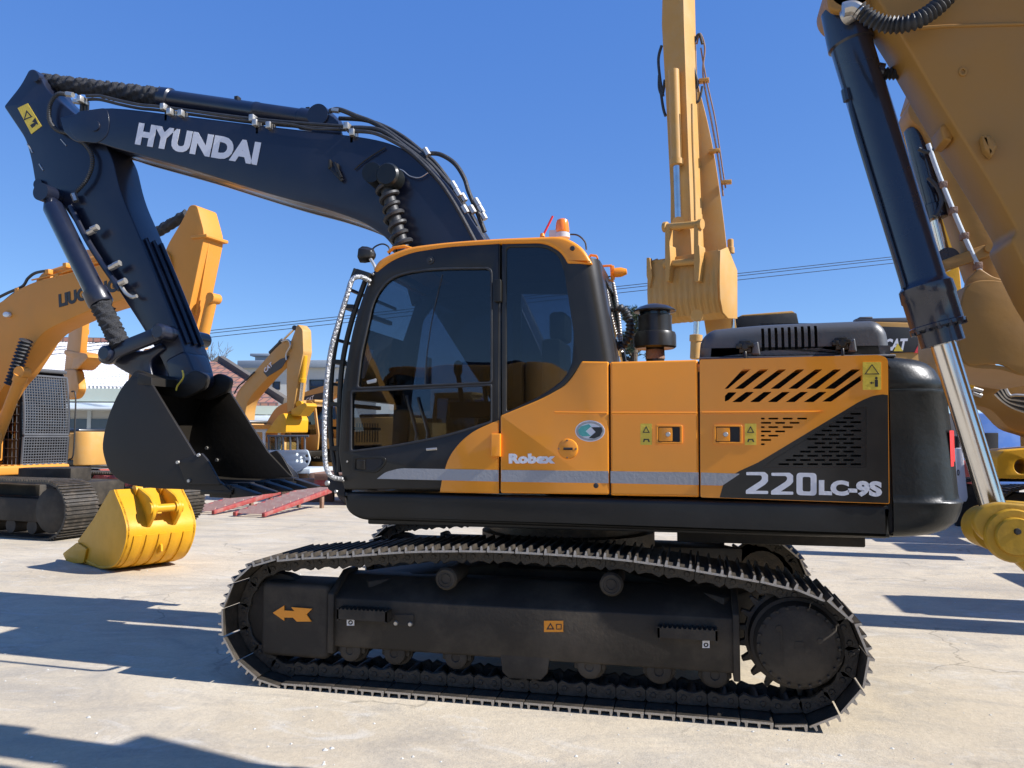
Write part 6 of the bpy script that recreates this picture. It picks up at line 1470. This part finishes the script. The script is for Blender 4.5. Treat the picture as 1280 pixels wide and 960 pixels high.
# ---------------- brighter yellow boom farther behind
R3 = Pl((0, 6.4), 0)
N3 = thing('crawler_excavator', 'brighter yellow excavator arm behind the thick black cylinder, yellow warning label on it', 'excavator', (8.5, 8.0, 0), 'excavators parked in the yard')
plate('stick', rnd([(1124, 152, 6), (1134, 152, 6), (1160, 200, 6), (1190, 240, 8), (1206, 400, 6), (1212, 470, 6), (1180, 470, 6), (1150, 330, 6), (1128, 220, 6)], 4), R3, 0, .5, M['yellow'], N3, .015)
plate('boom', [R3.sz(*p) for p in ((1128, 165), (1150, 130), (1260, 120), (1420, 330), (1500, 520), (1440, 530), (1340, 370), (1230, 200), (1170, 180))], R3, .5, .9, M['yellow'], N3, .015, px=False)
plate('warning_label', [(1164, 238), (1172, 236), (1176, 252), (1168, 254)], R3, -.012, 0, M['yellowsticker'], N3, 0)
hose('hydraulic_hose', R3, [(1150, 150), (1162, 165), (1160, 190), (1172, 215), (1184, 240), (1180, 270)], -.1, .03, M['rubber'], N3)
plate('bucket', hyb([(1180, 440), (1196, 420), (1220, 440), (1222, 480), (1196, 492), (1176, 480)]), R3, -.3, .9, M['yellow'], N3, .03)
body(Pl((8.6, 7.4), 0), N3, M['yellow'], s=1.1, heading=-1, cab='near')

# ---------------- machine at the right edge, low down
R4 = Pl((0, 9.0), 0)
g4 = R4.sz(1250, 600)
N4 = thing('crawler_excavator', 'yellow excavator with dark tracks and bundled black hoses low at the right edge', 'excavator', (9.5, 11.0, 0), 'excavators parked in the yard')
plate('boom', hyb([(1198, 470), (1215, 456), (1250, 462), (1330, 455)])+hyb([(1330, 560), (1290, 545), (1262, 535), (1238, 512), (1212, 505)]), R4, .0, .5, M['tan'], N4, .015)
plate('boom_box', rnd([(1207, 460), (1266, 462), (1266, 474), (1210, 476)], 2), R4, -.08, -.0, M['yellow'], N4, .01)
plate('lower_housing', [rnd([(1246, 572), (1256, 563), (1340, 556), (1340, 600), (1246, 598)], 4), ell(1277, 583, 9, 9, 24)], R4, -.3, .6, M['yellow'], N4, .02)
for k_ in range(7):
    hose('hydraulic_hose', R4, [(1244+k_*2, 492-k_*1.5), (1256+k_, 503-k_*1.5), (1272, 512-k_*3), (1300, 520-k_*4)], -.3-.02*k_, .024, M['rubber'] if k_ % 2 else M['zinc'], N4)
small_track(Pl((R4.at(1262, 620).x+1.6, 9.6), 0), N4, -1.6, 2.2, 0, .6, .85)
small_track(Pl((R4.at(1262, 620).x+1.6, 9.6), 0), N4, -1.6, 2.2, 2.4, .6, .85)
MB().box(Pl((R4.at(1262, 620).x+1.6, 9.6), 0), -.9, 2.2, .2, 2.8, .95, 1.2).build('turntable_deck', M['frame'], N4, .03)
MB().box(Pl((R4.at(1262, 620).x+1.6, 9.6), 0), -.2, 2.6, .2, 2.8, 1.2, 2.2).build('engine_housing', M['tan'], N4, .05)
for pts in ([(1214, 485), (1228, 489)], [(1216, 491), (1227, 495)], [(1258, 460), (1266, 470)]):
    hose('pipe_fitting', R4, pts, -.12, .035, M['zinc'], N4)
# blue machine, red tank, white post
bp4 = Gpl(1215, 632, 10)
BL = thing('site_generator', 'blue sheeted machine between the black counterweight and the chrome rod', 'generator', bp4.o)
plate('casing', rnd([(1196, 516, 2), (1270, 516, 2), (1290, 560, 2), (1290, 606, 2), (1196, 606, 2)], 2), bp4, 0, 1.6, M['blue'], BL, .03)
plate('radiator_vent', [rect(1232, 541, 1248, 564, 1)], bp4, -.03, 0, M['dark'], BL, .005)
plate('side_panel', [rect(1200, 548, 1212, 580, 1)], bp4, -.02, 0, M['lightgrey'], BL, .004)
b = MB()
for i in range(8): b.box(bp4, bp4.sz(1200, 560)[0]+.02, bp4.sz(1212, 560)[0]-.02, -.03, -.018, bp4.sz(1200, 578-i*3.6)[1], bp4.sz(1200, 576.6-i*3.6)[1])
b.build('panel_louvres', M['blue'], BL)
MB().box(bp4, 0, 1.2, .1, 1.5, 0, bp4.sz(1200, 604)[1]).build('skid_base', M['dark'], BL, .02)
rp4 = Gpl(1208, 640, 0)
RD = thing('fuel_tank', 'dark red tank standing on the ground right of the counterweight', 'tank', rp4.o)
plate('tank_body', rnd([(1203, 578, 3), (1216, 576, 3), (1232, 590, 4), (1232, 630, 3), (1205, 628, 3)], 3), rp4, 0, .9, M['red'], RD, .04)
MB().box(rp4, .0, .5, .05, .8, 0, rp4.sz(1210, 626)[1]+.02).build('tank_stand', M['dark'], RD, .01)
wp4 = Gpl(1199, 658, 0)
WP = thing('marker_post', 'white tapering post with black number beside the counterweight rear corner', 'post', wp4.o)
post = plate('post_body', rnd([(1195, 560, 1), (1203, 560, 1), (1210, 622, 1), (1208, 627, 1), (1196, 628, 1)], 1), wp4, 0, .14, M['white'], WP, .01)
MB().box(wp4, -.04, .07, .0, .14, 0, wp4.sz(1200, 626)[1]+.01).build('post_foot', M['dark'], WP, .005)
text('post_number', '0', [(1196.2, 594.5), (1199.3, 594.5), (1196.2, 587)], wp4, -.012, M['blackink'], post, bold=.02, th=.002)
plate('post_cap', rect(1194.5, 545, 1199.5, 560, 1), wp4, .02, .12, M['dark'], WP, .01)

# ---------------- a machine parked across the yard behind the photographer (mirrored in the cab glass)
BP = Pl((-6.4, -15.5), 0)
BM = thing('crawler_excavator', 'ochre excavator across the yard facing the cab, seen only mirrored in the cab windows', 'excavator', BP.o+BP.n*1.5, 'excavators parked in the yard')
body(BP, BM, M['khaki'], s=1.2, heading=-1, cab='near', hood_z=2.9)
plate('boom', [(-.9, 1.8), (-2.4, 4.9), (-5.2, 5.6), (-7.4, 4.4), (-7.2, 3.9), (-5.2, 4.8), (-3.1, 4.2), (-1.9, 1.7)], BP, 1.6, 2.1, M['khaki'], BM, .02, px=False)
plate('stick', [(-7.0, 4.7), (-7.6, 4.5), (-7.2, 1.2), (-6.8, 1.2)], BP, 1.7, 2.05, M['khaki'], BM, .02, px=False)
plate('bucket', [(-6.7, 1.3), (-7.4, 1.3), (-7.8, .6), (-7.3, .05), (-6.6, .1), (-6.3, .8)], BP, 1.2, 2.5, M['khaki'], BM, .03, px=False)
BP2 = Pl((5.5, -15.0), 5)
BM2 = thing('crawler_excavator', 'yellow excavator across the yard behind the photographer, right of the ochre one', 'excavator', BP2.o+BP2.n*1.5, 'excavators parked in the yard')
body(BP2, BM2, M['lgyellow'], s=1.05, heading=1, cab='near', hood_z=2.4)
plate('boom', [(-.8+1.6, 1.8), (2.2, 4.6), (4.6, 5.2), (6.4, 4.2), (6.2, 3.8), (4.6, 4.5), (2.8, 3.9), (1.8, 1.7)], BP2, 1.4, 1.9, M['lgyellow'], BM2, .02, px=False)

# ================================================================== buildings
def fpl(depth, a=13.3):
    o = CAMP+Vector((-math.sin(YAW), math.cos(YAW), 0))*depth; return Pl((o.x, o.y), a)
# white ribbed shed
S1 = fpl(34, 20)
W1 = thing('industrial_shed', 'long shed with white ribbed roof behind the mesh guarded cab', 'shed', S1.at(60, 590))
z_e = S1.sz(130, 486)[1]; 
def S1p(x, y, d): return S1.at(x, y, d)
rb = MB(); a0, a1 = S1.sz(-260, 486)[0], S1.sz(176, 486)[0]
z_r = S1.sz(100, 428, 9)[1]
rb.hexa([S1.w(a0, -.5, z_e-.05), S1.w(a1, -.5, z_e-.05), S1.w(a1, 9, z_r-.05), S1.w(a0, 9, z_r-.05), S1.w(a0, -.5, z_e+.06), S1.w(a1, -.5, z_e+.06), S1.w(a1, 9, z_r+.06), S1.w(a0, 9, z_r+.06)])
rf = rb.build('roof', M['whiteroof'], W1, smooth=False)
n_ = 90; rr_ = MB()
for i in range(n_):
    s_ = a0+(a1-a0)*(i+.5)/n_; rr_.bar(S1.w(s_, -.5, z_e+.07), S1.w(s_, 9, z_r+.07), .06, .05)
rr_.build('roof_ribs', M['whiteroof'], rf, smooth=False)
MB().box(S1, a0, a1, 8.6, 9.2, z_r, z_r+.22).build('ridge_cap', M['tiles'], rf)
MB().box(S1, a0, a1, -.55, -.35, z_e-.55, z_e-.02).build('fascia', M['fascia'], W1)
MB().box(S1, a0, a1, -.65, -.30, z_e-.85, z_e-.60).build('gutter', M['lightgrey'], W1, .04)
MB().box(S1, a0, a1, 0, 9, 0, z_e-.06).build('wall', M['palewall'], W1)
for i in range(8):
    s_ = a0+(a1-a0)*(i+.3)/8; MB().box(S1, s_, s_+1.6, -.04, .02, 1.2, 2.4).build('window', M['win'], W1)
    MB().box(S1, s_+2.4, s_+2.55, -.06, .0, 0, z_e-.9).build('downpipe', M['lightgrey'], W1)
MB().box(S1, a0, a1, -1.6, 0, 2.75, 2.85).build('awning', M['lightgrey'], W1, .02)
# terracotta house
S2 = fpl(42, 24)
W2 = thing('tiled_house', 'low house with terracotta tiled roof and dark gable boards', 'house', S2.at(300, 585))
e0_, e1_ = S2.sz(225, 505)[0], S2.sz(349, 505)[0]; ze = S2.sz(330, 505)[1]
rl = S2.sz(262, 453, 5); zr = rl[1]; r0_ = S2.sz(225, 453, 5)[0]; r1_ = S2.sz(283, 453, 5)[0]
b = MB(); b.hexa([S2.w(e0_, -.4, ze-.1), S2.w(e1_, -.4, ze-.1), S2.w(r1_, 5, zr-.1), S2.w(r0_, 5, zr-.1), S2.w(e0_, -.4, ze+.05), S2.w(e1_, -.4, ze+.05), S2.w(r1_, 5, zr+.05), S2.w(r0_, 5, zr+.05)])
b.build('roof', M['tiles'], W2, smooth=False)
MB().bar(S2.at(358, 502, -.3), S2.at(276, 449, 5.2), .35, .38).build('gable_board', M['wood'], W2, .02)
MB().bar(S2.at(258, 462, 5.6), S2.at(276, 447, 5.6), .35, .3).build('gable_board', M['wood'], W2, .02)
MB().box(S2, e0_, e1_, -.5, -.3, ze-.55, ze-.12).build('fascia', M['fascia'], W2)
MB().box(S2, e0_, e1_, -.6, -.25, ze-.95, ze-.6).build('gutter', M['lightgrey'], W2, .05)
MB().box(S2, e0_, e1_-.1, 0, 9, 0, ze-.1).build('wall', M['palewall'], W2)
for i in range(4):
    s_ = e0_+.8+i*1.7; MB().box(S2, s_, s_+.9, -.03, .02, 1.0, 2.3).build('window', M['win'], W2)
# two storey building
S3 = fpl(56, 10)
W3 = thing('office_building', 'pale two storey building with flat grey parapet behind the tiled roof', 'building', S3.at(400, 575))
b0, b1 = S3.sz(302, 460)[0], S3.sz(470, 460)[0]; zp0, zp1 = S3.sz(400, 460)[1], S3.sz(400, 450.5)[1]
def hole(x0, y0, x1, y1): return [(x0, y0), (x1, y0), (x1, y1), (x0, y1)]
wins = [(340.5, 477, 350, 487), (386.5, 474.5, 405, 488), (312, 477, 322, 487), (420, 474, 436, 488), (340.5, 510, 350, 522), (386.5, 510, 405, 524), (362, 477, 372, 487)]
wl3 = plate('wall', [[(302, 459.8), (470, 459.8), (470, 580), (302, 580)]]+[hole(*w) for w in wins], S3, 0, .3, M['conc_wall'], W3, .0)
for w in wins:
    f_ = plate('window', [hole(*w), hole(w[0]+.8, w[1]+.8, w[2]-.8, w[3]-.8)], S3, -.04, .06, M['blackink'], W3, 0)
    plate('pane', [hole(w[0]+.5, w[1]+.5, w[2]-.5, w[3]-.5)], S3, .08, .12, M['win'], f_, 0)
    if w[2]-w[0] > 12:
        plate('glazing_bar', [hole(w[0], w[3]-5, w[2], w[3]-4.2)], S3, -.05, .07, M['blackink'], f_, 0); plate('glazing_bar', [hole(w[0]+10.5, w[3]-5, w[0]+11.3, w[3])], S3, -.06, .06, M['blackink'], f_, 0)
MB().box(S3, b0, b1, .31, 12, 0, zp0).build('building_core', M['conc_wall'], W3)
MB().box(S3, b0-.2, b1+.2, -.35, 12, zp0+.003, zp1).build('parapet', M['greyroof'], W3, .05)
MB().box(S3, S3.sz(309, 440)[0], S3.sz(336, 440)[0], 1.5, 6, zp1, S3.sz(320, 445.5, 1.5)[1]).build('roof_room', M['greyroof'], W3, .02)
MB().box(S3, S3.sz(304.5, 440)[0], S3.sz(338, 440)[0], 1.2, 6.4, S3.sz(320, 445.5, 1.5)[1]+.003, S3.sz(320, 442.3, 1.5)[1]).build('roof_slab', M['greyroof'], W3, .02)
# background shed row closing the yard to the right
S4 = fpl(38, 8)
W4 = thing('boundary_wall', 'grey wall closing the yard behind the machines at the right', 'wall', S4.at(1100, 580))
a0, a1 = S4.sz(640, 540)[0], S4.sz(1700, 540)[0]
MB().box(S4, a0, a1, 0, .3, 0, 2.3).build('wall_panel', M['palewall'], W4)
MB().box(S4, a0, a1, -.06, .36, 2.303, 2.42).build('coping', M['greyroof'], W4)

# ================================================================== tree
def pine(base, h, label, seed=3, n=2600, spread=2.2):
    rg = random.Random(seed); T = thing('pine_tree', label, 'tree', base)
    b = MB(); b.tube([Vector(base)+Vector((.1*math.sin(i), .1*math.cos(i*1.3), h*i/10)) for i in range(11)], [.22*(1-i/11)+.02 for i in range(11)], 8)
    tips = []
    for i in range(60):
        z = h*(.22+.76*i/60); L_ = spread*(1-(i/60)**1.4*.85)*rg.uniform(.6, 1.1); t = rg.uniform(0, 2*PI); a = Vector(base)+Vector((0, 0, z))
        e = a+Vector((math.cos(t)*L_, math.sin(t)*L_, rg.uniform(-.25, .35))); mid_ = a.lerp(e, .5)+Vector((0, 0, .12))
        b.tube([a, mid_, e], [.045, .03, .012], 5); tips.append((a, mid_, e))
    b.build('trunk', M['bark'], T)
    vs = []; fs = []
    for k_ in range(n):
        a, m_, e = rg.choice(tips); t = rg.uniform(.3, 1); p = (a.lerp(m_, t*2) if t < .5 else m_.lerp(e, t*2-1))+Vector((rg.gauss(0, .12), rg.gauss(0, .12), rg.gauss(.03, .08)))
        for _ in range(5):
            d_ = Vector((rg.gauss(0, 1), rg.gauss(0, 1), rg.gauss(.3, .6))).normalized(); L_ = rg.uniform(.10, .2); s_ = d_.cross(Vector((rg.random(), rg.random(), rg.random()))).normalized()*.014
            i0 = len(vs); vs += [p-s_, p+s_, p+d_*L_]; fs.append((i0, i0+1, i0+2))
    bb = MB(); bb.add(vs, fs); me = bpy.data.meshes.new('crown'); me.from_pydata(bb.v, [], bb.f); link('crown', me, M['leaf'], T, smooth=False)
pp = fpl(24, 13.3).at(792, 600); pine((pp.x, pp.y, 0), 5.6, 'green conifer showing between the cab rear window and the black air pre-cleaner')
# bare shrub top over the shed ridge
def bare(base, h, label, seed):
    rg = random.Random(seed); T = thing('bare_tree', label, 'tree', base); b = MB()
    def br(p, d_, L_, r_, dep):
        q = p+d_*L_; b.tube([p, p.lerp(q, .5)+Vector((rg.gauss(0, .03), rg.gauss(0, .03), 0))*L_, q], [r_, r_*.8, r_*.6], 5)
        if dep == 0: return
        for _ in range(3): br(q, (d_+Vector((rg.gauss(0, .45), rg.gauss(0, .45), rg.gauss(.1, .2)))).normalized(), L_*rg.uniform(.55, .8), r_*.6, dep-1)
    br(Vector(base), Vector((0, 0, 1)), h*.35, .16, 5); b.build('branches', M['bark'], T)
q_ = fpl(60).at(262, 500); bare((q_.x, q_.y, 0), 8.2, 'leafless tree behind the gap between the black stick and the tiled house', 5)
q_ = fpl(62).at(70, 500); bare((q_.x, q_.y, 0), 9.0, 'leafless tree poking over the white shed roof at the left', 9)

# ================================================================== power lines
LPN = fpl(30, 13.3)
for k_, (yl, yr) in enumerate(((414.5, 319.5), (418, 322.5), (423, 327.5))):
    ys = lambda x: yl+(x-250)*(yr-yl)/(1130-250)
    pts = []
    for i in range(41):
        x = -700+2700*i/40; sag = 0
        p = LPN.at(x, ys(x)-0.0, k_*.25); pts.append(p-Vector((0, 0, .0)))
    o = MB().tube(pts, .013, 6).build('power_line', M['blackink'], None)
    tag(o, ('topmost', 'middle', 'lowest')[k_]+' of the three thin power lines crossing the sky', 'power line', 'power lines')
    # end poles outside the frame
for k_, x in enumerate((-700, 2000)):
    p = LPN.at(x, 414.5+(x-250)*(319.5-414.5)/880); P = thing('utility_pole', ('concrete pole at the left end', 'concrete pole at the right end')[k_]+' of the power lines', 'pole', (p.x, p.y, 0), 'utility poles')
    MB().tube([Vector((p.x, p.y+.4, 0)), Vector((p.x, p.y+.4, p.z+.5))], [.18, .12], 12).build('pole_shaft', M['palewall'], P)
    MB().box(Pl((p.x, p.y), 13.3), -.08, .08, -.4, .9, p.z-.25, p.z-.12).build('crossarm', M['rust'], P)

# loose grit on the concrete
rg = random.Random(11); b = MB()
for i in range(420):
    px = rg.uniform(-100, 1400); py = rg.uniform(690, 1000) if i % 3 else rg.uniform(640, 720); g = G(px, py); r_ = rg.choice((.004, .006, .008, .012))*rg.uniform(.7, 1.3)
    k_ = len(b.v); rot = rg.uniform(0, 6)
    vs = [(g.x+r_*math.cos(rot+2*PI*j/5)*rg.uniform(.7, 1.3), g.y+r_*math.sin(rot+2*PI*j/5)*rg.uniform(.7, 1.3), .001) for j in range(5)]+[(g.x+rg.uniform(-.3, .3)*r_, g.y, r_*rg.uniform(.5, .9))]
    b.add(vs, [(j, (j+1) % 5, 5) for j in range(5)])
o = b.build('gravel', M['conc_wall'], None, smooth=False); o['kind'] = 'stuff'; o['label'] = 'loose grit scattered over the pale concrete yard'; o['category'] = 'gravel'
